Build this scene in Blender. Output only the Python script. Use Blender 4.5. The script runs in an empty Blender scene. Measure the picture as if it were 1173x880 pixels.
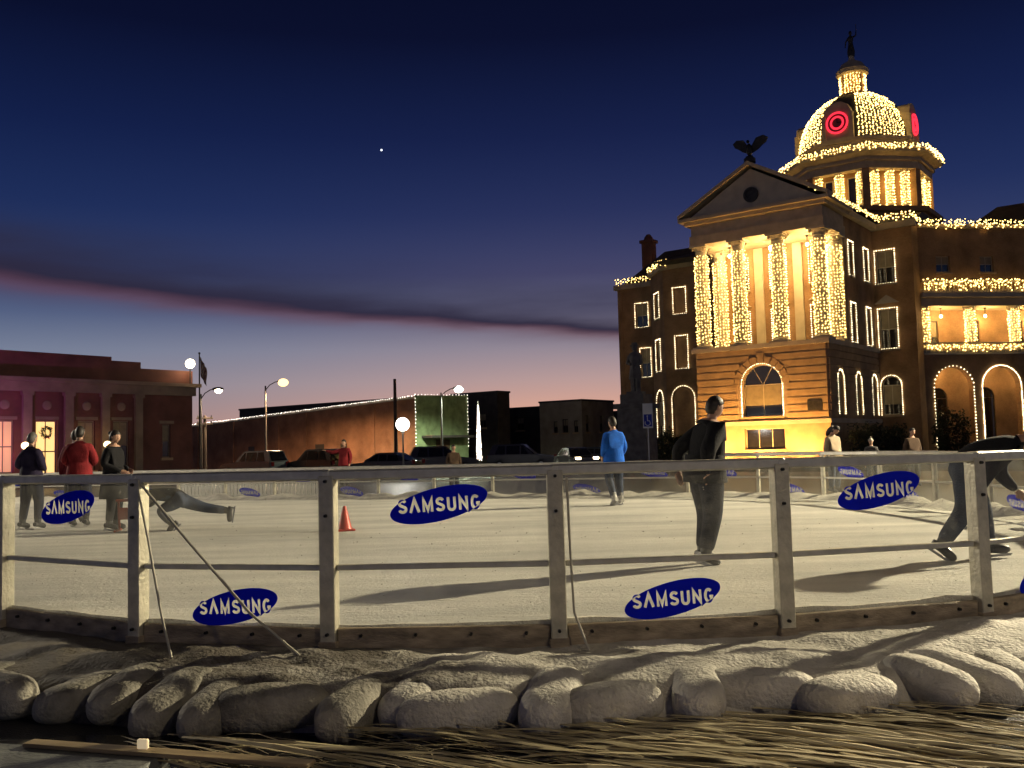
import bpy, bmesh, math, random
from mathutils import Vector, Matrix, noise as mnoise
random.seed(7)
SC = bpy.context.scene
COL = SC.collection
rad = math.radians
# ------------------------------------------------------------------ camera
EYE = 1.62
PITCH, ROLL = rad(3.8), rad(1.5)
cam = bpy.data.cameras.new('camera'); camo = bpy.data.objects.new('camera', cam); COL.objects.link(camo)
cam.sensor_width = 36.0; cam.lens = 36.0 * 1080 / 1173; cam.clip_start = 0.05; cam.clip_end = 4000
_fw = Vector((0, math.cos(PITCH), math.sin(PITCH))); _up = Vector((0, -math.sin(PITCH), math.cos(PITCH))); _rt = Vector((1, 0, 0))
_r = _rt * math.cos(ROLL) - _up * math.sin(ROLL); _u = _rt * math.sin(ROLL) + _up * math.cos(ROLL)
camo.matrix_world = Matrix(((_r.x, _u.x, -_fw.x, 0), (_r.y, _u.y, -_fw.y, 0), (_r.z, _u.z, -_fw.z, EYE), (0, 0, 0, 1)))
SC.camera = camo
# ------------------------------------------------------------------ render settings
SC.render.engine = 'CYCLES'
SC.cycles.use_denoising = True
try: SC.cycles.denoiser = 'OPENIMAGEDENOISE'
except Exception: pass
SC.cycles.max_bounces = 5; SC.cycles.diffuse_bounces = 2; SC.cycles.glossy_bounces = 2
SC.cycles.transparent_max_bounces = 14; SC.cycles.sample_clamp_indirect = 3.0
SC.cycles.use_light_tree = True
SC.view_settings.view_transform = 'Standard'; SC.view_settings.look = 'None'
SC.view_settings.exposure = 0.0; SC.view_settings.gamma = 1.0
# ------------------------------------------------------------------ world: dusk sky
W = bpy.data.worlds.new('World'); SC.world = W; W.use_nodes = True
nt = W.node_tree; nt.nodes.clear()
def N(t, **k):
    n = nt.nodes.new(t)
    for a, b in k.items(): setattr(n, a, b)
    return n
def L(a, b): nt.links.new(a, b)
def MA(op, a, b=None, c=None):
    n = N('ShaderNodeMath', operation=op)
    for i, q in enumerate((a, b, c)):
        if q is None: continue
        if isinstance(q, (int, float)): n.inputs[i].default_value = q
        else: L(q, n.inputs[i])
    return n.outputs[0]
def RAMP(fac, stops, interp='LINEAR'):
    n = N('ShaderNodeValToRGB'); n.color_ramp.interpolation = interp
    el = n.color_ramp.elements
    while len(el) < len(stops): el.new(0.5)
    for e, (p, c) in zip(el, stops):
        e.position = p; e.color = (*c, 1) if len(c) == 3 else c
    L(fac, n.inputs[0]); return n.outputs[0]
def MIX(fac, a, b, mode='MIX'):
    n = N('ShaderNodeMix', data_type='RGBA', blend_type=mode)
    if isinstance(fac, (int, float)): n.inputs[0].default_value = fac
    else: L(fac, n.inputs[0])
    for i, q in ((6, a), (7, b)):
        if isinstance(q, tuple): n.inputs[i].default_value = (*q, 1)
        else: L(q, n.inputs[i])
    return n.outputs[2]
tc = N('ShaderNodeTexCoord'); sp = N('ShaderNodeSeparateXYZ'); L(tc.outputs['Generated'], sp.inputs[0])
elev = MA('MULTIPLY', MA('ARCSINE', sp.outputs[2]), 57.2958)
azim = MA('MULTIPLY', MA('ARCTAN2', sp.outputs[0], sp.outputs[1]), 57.2958)
# clear-sky gradient by elevation
sky = RAMP(MA('DIVIDE', elev, 40.0), [(0.0, (.235, .165, .175)), (.05, (.25, .205, .235)), (.10, (.225, .235, .30)), (.15, (.165, .205, .300)), (.20, (.080, .115, .220)), (.26, (.025, .045, .134)),
                                     (.35, (.0118, .0265, .103)), (.46, (.0062, .0140, .066)), (.60, (.0030, .0052, .026)), (.80, (.0017, .0026, .0115)), (1.0, (.0012, .0017, .007))])
# afterglow low in the west, widest just above the roofs
gl_az = MA('POWER', 2.718, MA('MULTIPLY', MA('POWER', MA('DIVIDE', MA('SUBTRACT', azim, 6.0), 22.0), 2.0), -1.0))
gl_el = MA('POWER', 2.718, MA('MULTIPLY', MA('MAXIMUM', elev, 0.0), -0.37))
glow = MA('MULTIPLY', gl_az, gl_el)
sky = MIX(MA('MULTIPLY', glow, 0.85), sky, (1.55, .70, .36))
gl2 = MA('MULTIPLY', MA('MULTIPLY', gl_az, MA('POWER', 2.718, MA('MULTIPLY', MA('MAXIMUM', elev, 0.0), -0.24))), 0.20)
sky = MIX(gl2, sky, (.56, .33, .32))
# long stratus bank dipping towards the right
mp = N('ShaderNodeCombineXYZ'); L(MA('MULTIPLY', azim, 0.055), mp.inputs[0]); L(MA('MULTIPLY', elev, 0.34), mp.inputs[1])
nz = N('ShaderNodeTexNoise'); nz.inputs['Scale'].default_value = 1.6; nz.inputs['Detail'].default_value = 6; L(mp.outputs[0], nz.inputs['Vector'])
wob = MA('MULTIPLY', MA('SUBTRACT', nz.outputs[0], 0.5), 1.5)
mid = MA('ADD', MA('MULTIPLY_ADD', azim, -0.094, 7.55), wob)         # centre elevation of the bank
d = MA('SUBTRACT', elev, mid)
hw = MA('MAXIMUM', MA('MULTIPLY_ADD', azim, -0.012, 0.62), 0.42)     # half thickness, thicker at left
cl = MA('POWER', 2.718, MA('MULTIPLY', MA('POWER', MA('DIVIDE', d, hw), 2.0), -1.0))
# fades past the courthouse
fade = N('ShaderNodeMapRange'); fade.interpolation_type = 'SMOOTHSTEP'; L(azim, fade.inputs[0])
fade.inputs[1].default_value = 30; fade.inputs[2].default_value = 8; fade.inputs[3].default_value = 0; fade.inputs[4].default_value = 1
under = N('ShaderNodeMapRange'); L(MA('DIVIDE', d, hw), under.inputs[0]); under.inputs[1].default_value = -0.9; under.inputs[2].default_value = 0.1
ccol = MIX(under.outputs[0], (.175, .060, .070), (.026, .020, .042))
sky = MIX(MA('MULTIPLY', MA('MULTIPLY', cl, fade.outputs[0]), 0.93), sky, ccol)
# soft veil above the bank
nz2 = N('ShaderNodeTexNoise'); nz2.inputs['Scale'].default_value = 0.9; nz2.inputs['Detail'].default_value = 5; L(mp.outputs[0], nz2.inputs['Vector'])
vd = MA('DIVIDE', MA('SUBTRACT', d, 1.1), 1.6)
veil = MA('MULTIPLY', MA('POWER', 2.718, MA('MULTIPLY', MA('MULTIPLY', vd, vd), -1.0)), MA('MULTIPLY', MA('POWER', nz2.outputs[0], 1.5), 1.5))
sky = MIX(MA('MULTIPLY', veil, fade.outputs[0]), sky, (.026, .025, .055))
bg = N('ShaderNodeBackground'); L(sky, bg.inputs[0]); bg.inputs[1].default_value = 1.0
wo = N('ShaderNodeOutputWorld'); L(bg.outputs[0], wo.inputs[0])

# ------------------------------------------------------------------ helpers
def mat(name, col, rough=.7, var=.0, vscale=4., bump=0., bscale=20., metal=0., spec=.5, col2=None, detail=4, stretch=(1, 1, 1)):
    m = bpy.data.materials.new(name); m.use_nodes = True; t = m.node_tree; b = t.nodes['Principled BSDF']
    b.inputs['Base Color'].default_value = (*col, 1); b.inputs['Roughness'].default_value = rough
    b.inputs['Metallic'].default_value = metal; b.inputs['Specular IOR Level'].default_value = spec
    if var or bump or col2:
        c = t.nodes.new('ShaderNodeTexCoord'); mpn = t.nodes.new('ShaderNodeMapping'); mpn.inputs['Scale'].default_value = stretch
        t.links.new(c.outputs['Object'], mpn.inputs[0])
    if var or col2:
        n = t.nodes.new('ShaderNodeTexNoise'); n.inputs['Scale'].default_value = vscale; n.inputs['Detail'].default_value = detail
        t.links.new(mpn.outputs[0], n.inputs['Vector'])
        r = t.nodes.new('ShaderNodeValToRGB'); r.color_ramp.elements[0].position = .32; r.color_ramp.elements[1].position = .68
        lo = tuple(q * (1 - var) for q in col); hi = col2 if col2 else tuple(min(1, q * (1 + var)) for q in col)
        r.color_ramp.elements[0].color = (*lo, 1); r.color_ramp.elements[1].color = (*hi, 1)
        t.links.new(n.outputs[0], r.inputs[0]); t.links.new(r.outputs[0], b.inputs['Base Color'])
    if bump:
        n2 = t.nodes.new('ShaderNodeTexNoise'); n2.inputs['Scale'].default_value = bscale; n2.inputs['Detail'].default_value = 5
        t.links.new(mpn.outputs[0], n2.inputs['Vector'])
        bp = t.nodes.new('ShaderNodeBump'); bp.inputs['Strength'].default_value = min(1, bump); bp.inputs['Distance'].default_value = .02 * max(1, bump)
        t.links.new(n2.outputs[0], bp.inputs['Height']); t.links.new(bp.outputs[0], b.inputs['Normal'])
    return m
def emat(name, col, s):
    m = bpy.data.materials.new(name); m.use_nodes = True; t = m.node_tree; b = t.nodes['Principled BSDF']
    b.inputs['Base Color'].default_value = (*col, 1); b.inputs['Emission Color'].default_value = (*col, 1); b.inputs['Emission Strength'].default_value = s
    return m
def brick_mat(name, c1, c2, mortar):
    m = mat(name, c1, .85); t = m.node_tree; b = t.nodes['Principled BSDF']
    c = t.nodes.new('ShaderNodeTexCoord'); s = t.nodes.new('ShaderNodeSeparateXYZ'); t.links.new(c.outputs['Object'], s.inputs[0])
    ad = t.nodes.new('ShaderNodeMath'); t.links.new(s.outputs[0], ad.inputs[0]); t.links.new(s.outputs[1], ad.inputs[1])
    cm = t.nodes.new('ShaderNodeCombineXYZ'); t.links.new(ad.outputs[0], cm.inputs[0]); t.links.new(s.outputs[2], cm.inputs[1])
    k = t.nodes.new('ShaderNodeTexBrick'); k.inputs['Scale'].default_value = 4.2; k.inputs['Mortar Size'].default_value = .015
    k.inputs['Color1'].default_value = (*c1, 1); k.inputs['Color2'].default_value = (*c2, 1); k.inputs['Mortar'].default_value = (*mortar, 1)
    t.links.new(cm.outputs[0], k.inputs['Vector'])
    n = t.nodes.new('ShaderNodeTexNoise'); n.inputs['Scale'].default_value = .7; n.inputs['Detail'].default_value = 6; t.links.new(c.outputs['Object'], n.inputs['Vector'])
    mr = t.nodes.new('ShaderNodeMapRange'); mr.inputs[1].default_value = .3; mr.inputs[2].default_value = .7; mr.inputs[3].default_value = .62; mr.inputs[4].default_value = 1.25
    t.links.new(n.outputs[0], mr.inputs[0])
    x = t.nodes.new('ShaderNodeMix'); x.data_type = 'RGBA'; x.blend_type = 'MULTIPLY'; x.inputs[0].default_value = 1
    t.links.new(k.outputs[0], x.inputs[6]); t.links.new(mr.outputs[0], x.inputs[7]); t.links.new(x.outputs[2], b.inputs['Base Color'])
    return m
class MB:
    def __init__(s): s.v = []; s.f = []; s.m = []; s.cur = 0
    def add(s, vs, fs):
        o = len(s.v); s.v += [tuple(q) for q in vs]
        for f in fs: s.f.append(tuple(i + o for i in f)); s.m.append(s.cur)
        return s
    def box(s, x0, x1, y0, y1, z0, z1):
        return s.add([(x, y, z) for z in (z0, z1) for y in (y0, y1) for x in (x0, x1)],
                     [(0, 2, 3, 1), (4, 5, 7, 6), (0, 1, 5, 4), (2, 6, 7, 3), (0, 4, 6, 2), (1, 3, 7, 5)])
    def bbox(s, x0, x1, y0, y1, z0, z1, r=.01):      # box with chamfered edges
        bm = bmesh.new(); bmesh.ops.create_cube(bm, size=1)
        for q in bm.verts: q.co = Vector(((x0 + x1) / 2 + q.co.x * (x1 - x0), (y0 + y1) / 2 + q.co.y * (y1 - y0), (z0 + z1) / 2 + q.co.z * (z1 - z0)))
        bmesh.ops.bevel(bm, geom=bm.edges[:], offset=r, segments=1, affect='EDGES')
        bm.verts.index_update(); s.add([q.co for q in bm.verts], [[q.index for q in f.verts] for f in bm.faces]); bm.free(); return s
    def tube(s, pts, rs, n=8, cap=True):
        pts = [Vector(p) for p in pts]
        if not isinstance(rs, (list, tuple)): rs = [rs] * len(pts)
        vs = []; fs = []; prev = None
        for i, p in enumerate(pts):
            d = (pts[min(i + 1, len(pts) - 1)] - pts[max(i - 1, 0)])
            d = d.normalized() if d.length > 1e-9 else Vector((0, 0, 1))
            if prev is None:
                a = Vector((0, 0, 1)) if abs(d.z) < .9 else Vector((1, 0, 0)); x = d.cross(a).normalized()
            else: x = (prev - d * prev.dot(d)).normalized()
            prev = x; y = d.cross(x)
            vs += [p + (x * math.cos(6.28319 * k / n) + y * math.sin(6.28319 * k / n)) * rs[i] for k in range(n)]
        for i in range(len(pts) - 1):
            for k in range(n):
                fs.append((i * n + k, i * n + (k + 1) % n, (i + 1) * n + (k + 1) % n, (i + 1) * n + k))
        if cap: fs.append(tuple(range(n - 1, -1, -1))); fs.append(tuple(range((len(pts) - 1) * n, len(pts) * n)))
        return s.add(vs, fs)
    def lathe(s, prof, n=16, c=(0, 0), a0=0., a1=6.283185, cap=False):
        full = abs(a1 - a0 - 6.283185) < 1e-3; k = n if full else n + 1; vs = []; fs = []
        for (r, z) in prof: vs += [(c[0] + r * math.cos(a0 + (a1 - a0) * i / n), c[1] + r * math.sin(a0 + (a1 - a0) * i / n), z) for i in range(k)]
        for j in range(len(prof) - 1):
            for i in range(n):
                i2 = (i + 1) % k
                fs.append((j * k + i, j * k + i2, (j + 1) * k + i2, (j + 1) * k + i))
        if cap: fs.append(tuple(range(k - 1, -1, -1))); fs.append(tuple(range((len(prof) - 1) * k, len(prof) * k)))
        return s.add(vs, fs)
    def prism(s, poly, d):                           # poly: 3-D points, extruded by d
        d = Vector(d); n = len(poly); vs = [Vector(p) for p in poly] + [Vector(p) + d for p in poly]
        return s.add(vs, [tuple(range(n - 1, -1, -1)), tuple(range(n, 2 * n))] + [(i, (i + 1) % n, n + (i + 1) % n, n + i) for i in range(n)])
    def ball(s, c, r, nu=10, nv=6):
        if not isinstance(r, (tuple, list)): r = (r, r, r)
        vs = [(c[0], c[1], c[2] - r[2])]; fs = []
        for j in range(1, nv):
            t = math.pi * j / nv - math.pi / 2
            vs += [(c[0] + r[0] * math.cos(t) * math.cos(6.28319 * i / nu), c[1] + r[1] * math.cos(t) * math.sin(6.28319 * i / nu), c[2] + r[2] * math.sin(t)) for i in range(nu)]
        vs.append((c[0], c[1], c[2] + r[2])); e = len(vs) - 1
        for i in range(nu): fs.append((0, 1 + (i + 1) % nu, 1 + i)); fs.append((e, 1 + (nv - 2) * nu + i, 1 + (nv - 2) * nu + (i + 1) % nu))
        for j in range(nv - 2):
            for i in range(nu): a = 1 + j * nu; fs.append((a + i, a + (i + 1) % nu, a + nu + (i + 1) % nu, a + nu + i))
        return s.add(vs, fs)
    def octa(s, c, r):
        x, y, z = c
        return s.add([(x + r, y, z), (x - r, y, z), (x, y + r, z), (x, y - r, z), (x, y, z + r), (x, y, z - r)],
                     [(0, 2, 4), (2, 1, 4), (1, 3, 4), (3, 0, 4), (2, 0, 5), (1, 2, 5), (3, 1, 5), (0, 3, 5)])
    def mesh(s, name, mats, smooth=None):
        me = bpy.data.meshes.new(name); me.from_pydata(s.v, [], s.f); me.update()
        for m in (mats if isinstance(mats, (list, tuple)) else [mats]): me.materials.append(m)
        if any(s.m): me.polygons.foreach_set('material_index', s.m)
        bm = bmesh.new(); bm.from_mesh(me); bmesh.ops.recalc_face_normals(bm, faces=bm.faces); bm.to_mesh(me); bm.free()
        if smooth:
            me.shade_smooth(); me.set_sharp_from_angle(angle=rad(smooth))
        return me
    def build(s, name, mats, parent=None, smooth=None):
        return link(name, s.mesh(name, mats, smooth), parent)
def link(name, me, parent=None, loc=None, rz=None):
    o = bpy.data.objects.new(name, me); COL.objects.link(o)
    if parent is not None: o.parent = parent
    if loc is not None: o.location = loc
    if rz is not None: o.rotation_euler.z = rz
    return o
def tag(o, label=None, cat=None, group=None, kind=None):
    if label: o['label'] = label
    if cat: o['category'] = cat
    if group: o['group'] = group
    if kind: o['kind'] = kind
    return o
def thing(name, label, cat, loc=(0, 0, 0), rz=0., group=None):
    o = bpy.data.objects.new(name, None); COL.objects.link(o); o.location = loc; o.rotation_euler.z = rz; o.empty_display_size = .2
    return tag(o, label, cat, group)
def kids(o): return [c for c in bpy.data.objects if c.parent == o]
def copy_tree(o, parent=None):
    ch = kids(o); c = o.copy(); COL.objects.link(c); c.parent = parent
    for k in ch: copy_tree(k, c)
    return c
def light(name, kind, parent, loc, power, col, size=.1, aim=None, angle=90, blend=.5):
    l = bpy.data.lights.new(name, kind); l.energy = power; l.color = col
    l.shadow_soft_size = size
    if kind == 'SPOT': l.spot_size = rad(angle); l.spot_blend = blend
    o = bpy.data.objects.new(name, l); COL.objects.link(o); o.location = loc
    if aim is not None: o.rotation_euler = (Vector(aim) - Vector(loc)).to_track_quat('-Z', 'Y').to_euler()
    if parent is not None: o.parent = parent
    return o
def ordinal(i): return ['first', 'second', 'third', 'fourth', 'fifth', 'sixth', 'seventh', 'eighth', 'ninth', 'tenth', 'eleventh', 'twelfth',
                        'thirteenth', 'fourteenth', 'fifteenth', 'sixteenth', 'seventeenth', 'eighteenth', 'nineteenth', 'twentieth', 'twenty first', 'twenty second', 'twenty third', 'twenty fourth', 'twenty fifth', 'twenty sixth', 'twenty seventh', 'twenty eighth', 'twenty ninth', 'thirtieth', 'thirty first', 'thirty second'][i]
# ------------------------------------------------------------------ materials
asphalt = mat('asphalt', (.035, .034, .033), .38, .35, 3., .6, 60., spec=.5)
wet = mat('wet_asphalt', (.016, .016, .017), .10, .3, 2., .25, 9., spec=.7)
lawn_m = mat('winter_grass', (.035, .042, .018), .9, .4, 1.2, .8, 30.)
conc = mat('concrete', (.20, .195, .185), .8, .25, 3., .4, 40.)
snow = mat('dirty_snow', (.58, .545, .48), .75, .22, 5., 1.0, 34., spec=.3)
alu = mat('aluminium', (.60, .575, .50), .38, .12, 9., .15, 30., metal=.55)
paintpost = mat('painted_steel', (.56, .52, .41), .40, .22, 9., .25, 40., metal=.45)
kick = mat('weathered_kickboard', (.34, .27, .18), .6, .4, 5., .5, 30., stretch=(1, 1, 3))
bolt_m = mat('dark_bolt', (.03, .03, .03), .4, metal=.8)
def vinyl(name, col, clear, trans):
    m = bpy.data.materials.new(name); m.use_nodes = True; t = m.node_tree; t.nodes.clear(); o = t.nodes.new('ShaderNodeOutputMaterial')
    d = t.nodes.new('ShaderNodeBsdfDiffuse'); d.inputs[0].default_value = (*col, 1); l = t.nodes.new('ShaderNodeBsdfTranslucent'); l.inputs[0].default_value = (*col, 1); x = t.nodes.new('ShaderNodeMixShader'); x.inputs[0].default_value = trans
    t.links.new(d.outputs[0], x.inputs[1]); t.links.new(l.outputs[0], x.inputs[2]); c = t.nodes.new('ShaderNodeBsdfTransparent'); y = t.nodes.new('ShaderNodeMixShader'); y.inputs[0].default_value = clear
    t.links.new(x.outputs[0], y.inputs[1]); t.links.new(c.outputs[0], y.inputs[2]); t.links.new(y.outputs[0], o.inputs[0]); return m
blue = vinyl('blue_vinyl', (.012, .022, .62), 0., .30); film = vinyl('frosted_film', (.80, .79, .74), .62, .35)
white_v = mat('white_vinyl', (.72, .72, .70), .5)
tanbrick = brick_mat('tan_brick', (.40, .225, .095), (.33, .18, .075), (.34, .25, .15))
redbrick = brick_mat('red_brick', (.19, .060, .036), (.15, .048, .03), (.20, .15, .12))
orangebrick = brick_mat('orange_brick', (.34, .15, .07), (.29, .12, .055), (.30, .22, .15))
stone = mat('sandstone', (.44, .30, .16), .8, .16, 1.5, .3, 25.)
cream = mat('cream_stone', (.55, .47, .34), .75, .14, 1.2, .3, 20.)
cornice_m = mat('painted_cornice', (.50, .40, .26), .7, .15, 1.5)
roof_m = mat('dark_roof', (.05, .042, .038), .7, .3, 2., .4, 12.)
frame_m = mat('window_frame', (.50, .42, .28), .6, .1, 5.)
darkframe = mat('dark_frame', (.06, .045, .03), .6)
glass_d = mat('window_glass', (.015, .014, .013), .08, spec=.8)
blind = mat('window_blind', (.30, .24, .14), .8, .15, 3.)
door_m = mat('dark_door', (.05, .03, .018), .5, .2, 4.)
bronze = mat('bronze', (.055, .05, .04), .5, .3, 6., metal=.5)
statue_m = mat('grey_statue_stone', (.17, .155, .13), .85, .3, 3., .4, 20.)
rubber = mat('rubber', (.012, .012, .012), .8)
steel = mat('steel', (.35, .35, .36), .35, .1, 8., metal=.9)
polemat = mat('pole_paint', (.025, .023, .022), .6, .2, 5.)
wood = mat('weathered_wood', (.07, .05, .035), .85, .3, 4., .4, 20., stretch=(1, 1, .2))
bulb = emat('warm_bulb', (1.0, .66, .20), 7.0)
bulbw = emat('white_bulb', (1.0, .83, .50), 6.0)
bulbk = emat('cool_bulb', (1.0, .86, .74), 5.0)
bulbred = emat('red_bulb', (1.0, .03, .06), 1.6)
wire_m = mat('green_wire', (.01, .02, .008), .6)
lampglass = emat('lamp_glass', (1.0, .80, .50), 14.)
lampsod = emat('sodium_lamp', (1.0, .58, .22), 3.4)
lampcool = emat('cool_lamp', (.92, 1.0, .80), 14.)
litwin = emat('lit_window', (1.0, .60, .28), .32)
# acrylic pane: clear, a little dusty, glossy at grazing angles
acr = bpy.data.materials.new('acrylic'); acr.use_nodes = True; t = acr.node_tree; t.nodes.clear()
def tn(k): return t.nodes.new(k)
o_ = tn('ShaderNodeOutputMaterial'); tr = tn('ShaderNodeBsdfTransparent'); tr.inputs[0].default_value = (.95, .955, .945, 1)
gl = tn('ShaderNodeBsdfGlossy'); gl.inputs['Roughness'].default_value = .06; gl.inputs[0].default_value = (.9, .9, .9, 1)
df = tn('ShaderNodeBsdfDiffuse'); df.inputs[0].default_value = (.62, .60, .54, 1); tl = tn('ShaderNodeBsdfTranslucent'); tl.inputs[0].default_value = (.62, .60, .54, 1)
ad = tn('ShaderNodeAddShader'); t.links.new(df.outputs[0], ad.inputs[0]); t.links.new(tl.outputs[0], ad.inputs[1])
fl0 = tn('ShaderNodeLayerWeight'); fl0.inputs[0].default_value = .5
fpw = tn('ShaderNodeMath'); fpw.operation = 'POWER'; fpw.inputs[1].default_value = 4.; t.links.new(fl0.outputs['Facing'], fpw.inputs[0])
fr = tn('ShaderNodeMath'); fr.operation = 'MULTIPLY_ADD'; fr.inputs[1].default_value = .6; fr.inputs[2].default_value = .03; t.links.new(fpw.outputs[0], fr.inputs[0])
m1 = tn('ShaderNodeMixShader'); t.links.new(fr.outputs[0], m1.inputs[0]); t.links.new(tr.outputs[0], m1.inputs[1]); t.links.new(gl.outputs[0], m1.inputs[2])
c_ = tn('ShaderNodeTexCoord'); n_ = tn('ShaderNodeTexNoise'); n_.inputs['Scale'].default_value = 3.; n_.inputs['Detail'].default_value = 8; n_.inputs['Roughness'].default_value = .7
t.links.new(c_.outputs['Object'], n_.inputs['Vector'])
mr_ = tn('ShaderNodeMapRange'); mr_.inputs[1].default_value = .42; mr_.inputs[2].default_value = .78; mr_.inputs[3].default_value = .008; mr_.inputs[4].default_value = .05
t.links.new(n_.outputs[0], mr_.inputs[0])
vo = tn('ShaderNodeTexVoronoi'); vo.inputs['Scale'].default_value = 26.; t.links.new(c_.outputs['Object'], vo.inputs['Vector'])
sp_ = tn('ShaderNodeMapRange'); sp_.inputs[1].default_value = .11; sp_.inputs[2].default_value = .06; sp_.inputs[3].default_value = 0; sp_.inputs[4].default_value = .35
t.links.new(vo.outputs[0], sp_.inputs[0])
wn = tn('ShaderNodeTexNoise'); wn.inputs['Scale'].default_value = 7.; t.links.new(c_.outputs['Object'], wn.inputs['Vector'])
gt = tn('ShaderNodeMath'); gt.operation = 'GREATER_THAN'; gt.inputs[1].default_value = .56; t.links.new(wn.outputs[0], gt.inputs[0])
mu = tn('ShaderNodeMath'); mu.operation = 'MULTIPLY'; t.links.new(sp_.outputs[0], mu.inputs[0]); t.links.new(gt.outputs[0], mu.inputs[1])
sm = tn('ShaderNodeMath'); sm.operation = 'ADD'; sm.use_clamp = True; t.links.new(mr_.outputs[0], sm.inputs[0]); t.links.new(mu.outputs[0], sm.inputs[1])
m2 = tn('ShaderNodeMixShader'); t.links.new(sm.outputs[0], m2.inputs[0]); t.links.new(m1.outputs[0], m2.inputs[1]); t.links.new(ad.outputs[0], m2.inputs[2])
t.links.new(m2.outputs[0], o_.inputs[0])
# rink ice: scraped, frosted, scratched by blades
ice_m = mat('scraped_ice', (.60, .58, .53), .5, .0, spec=.4); t = ice_m.node_tree; b_ = t.nodes['Principled BSDF']
c_ = tn('ShaderNodeTexCoord'); mp_ = tn('ShaderNodeMapping'); mp_.inputs['Rotation'].default_value = (0, 0, rad(-20)); mp_.inputs['Scale'].default_value = (.35, 1.6, 1)
t.links.new(c_.outputs['Object'], mp_.inputs[0])
n1 = tn('ShaderNodeTexNoise'); n1.inputs['Scale'].default_value = 1.1; n1.inputs['Detail'].default_value = 7; t.links.new(mp_.outputs[0], n1.inputs['Vector'])
r1 = tn('ShaderNodeValToRGB'); r1.color_ramp.elements[0].position = .30; r1.color_ramp.elements[1].position = .68
r1.color_ramp.elements[0].color = (.44, .43, .40, 1); r1.color_ramp.elements[1].color = (.70, .675, .61, 1)
t.links.new(n1.outputs[0], r1.inputs[0]); t.links.new(r1.outputs[0], b_.inputs['Base Color'])
mp2 = tn('ShaderNodeMapping'); mp2.inputs['Scale'].default_value = (1.2, 9, 1); mp2.inputs['Rotation'].default_value = (0, 0, rad(12)); t.links.new(c_.outputs['Object'], mp2.inputs[0])
n2 = tn('ShaderNodeTexNoise'); n2.inputs['Scale'].default_value = 4.; n2.inputs['Detail'].default_value = 6; t.links.new(mp2.outputs[0], n2.inputs['Vector'])
n3 = tn('ShaderNodeTexNoise'); n3.inputs['Scale'].default_value = 34.; n3.inputs['Detail'].default_value = 4; t.links.new(c_.outputs['Object'], n3.inputs['Vector'])
ad3 = tn('ShaderNodeMath'); ad3.operation = 'MULTIPLY_ADD'; ad3.inputs[1].default_value = .55; t.links.new(n3.outputs[0], ad3.inputs[0]); t.links.new(n2.outputs[0], ad3.inputs[2])
bp_ = tn('ShaderNodeBump'); bp_.inputs['Strength'].default_value = .75; bp_.inputs['Distance'].default_value = .03; t.links.new(ad3.outputs[0], bp_.inputs['Height']); t.links.new(bp_.outputs[0], b_.inputs['Normal'])

# ================================================================== SETTING
g = MB(); g.add([(-1500, -300, 0), (1500, -300, 0), (1500, 2500, 0), (-1500, 2500, 0)], [(0, 1, 2, 3)])
tag(g.build('ground', asphalt), kind='structure')
TH = rad(37); U2 = Vector((math.cos(TH), -math.sin(TH))); V2 = Vector((math.sin(TH), math.cos(TH)))
CH = Vector((20.185, 60.0))
def chw(a, b, z=0.): p = CH + U2 * a + V2 * b; return Vector((p.x, p.y, z))
g = MB(); g.add([chw(-34, -14, .004), chw(34, -14, .004), chw(34, 60, .004), chw(-34, 60, .004)], [(0, 1, 2, 3)])
tag(g.build('lawn', lawn_m), kind='structure')

# ================================================================== RINK
ICE = .37; BASE = .25; TOP = 1.50
near = [(-4.30, 8.00), (-2.82, 7.10), (-1.32, 6.70), (.28, 6.62), (1.89, 6.77), (3.48, 7.16)]
right = [(4.9, 7.95), (6.1, 9.1), (6.95, 10.5), (7.45, 12.0), (7.65, 13.6), (7.62, 15.2), (7.45, 16.8), (7.1, 18.4), (6.45, 19.8), (5.4, 21.0), (4.0, 21.9)]
far = [(2.5, 22.5), (.95, 23.05), (-.55, 23.6), (-2.05, 24.15), (-3.55, 24.7), (-5.05, 25.25), (-6.55, 25.8), (-8.05, 26.35), (-9.55, 26.9), (-11.05, 27.4), (-12.5, 27.8), (-14.1, 28.1), (-15.7, 28.1)]
left = [(-17.2, 27.6), (-18.4, 26.5), (-19.1, 25.1), (-19.3, 23.5), (-19.1, 21.9), (-18.4, 20.4), (-17.4, 19.1), (-16.2, 18.0), (-15.0, 16.95), (-13.75, 15.95), (-12.5, 14.95), (-11.2, 13.95), (-9.9, 12.95), (-8.55, 11.95), (-7.2, 10.75), (-5.75, 9.2)]
OUT = near + right + far + left
def lerp2(a, b, k): return (a[0] + (b[0] - a[0]) * k, a[1] + (b[1] - a[1]) * k)
g = MB(); cx, cy = -5.5, 17.
n = len(OUT); vs = [(cx, cy, ICE)]; fs = []
for ring in (.25, .5, .75, .997):
    vs += [(cx + (p[0] - cx) * ring, cy + (p[1] - cy) * ring, ICE) for p in OUT]
for i in range(n): fs.append((0, 1 + i, 1 + (i + 1) % n))
for r_ in range(3):
    for i in range(n): fs.append((1 + r_ * n + i, 1 + (r_ + 1) * n + i, 1 + (r_ + 1) * n + (i + 1) % n, 1 + r_ * n + (i + 1) % n))
vs2 = [(cx + (p[0] - cx) * .997, cy + (p[1] - cy) * .997, .0) for p in OUT]; o = len(vs); vs += vs2
for i in range(n): fs.append((1 + 3 * n + i, o + i, o + (i + 1) % n, 1 + 3 * n + (i + 1) % n))
g.add(vs, fs); tag(g.build('ice', ice_m), kind='structure')

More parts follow.
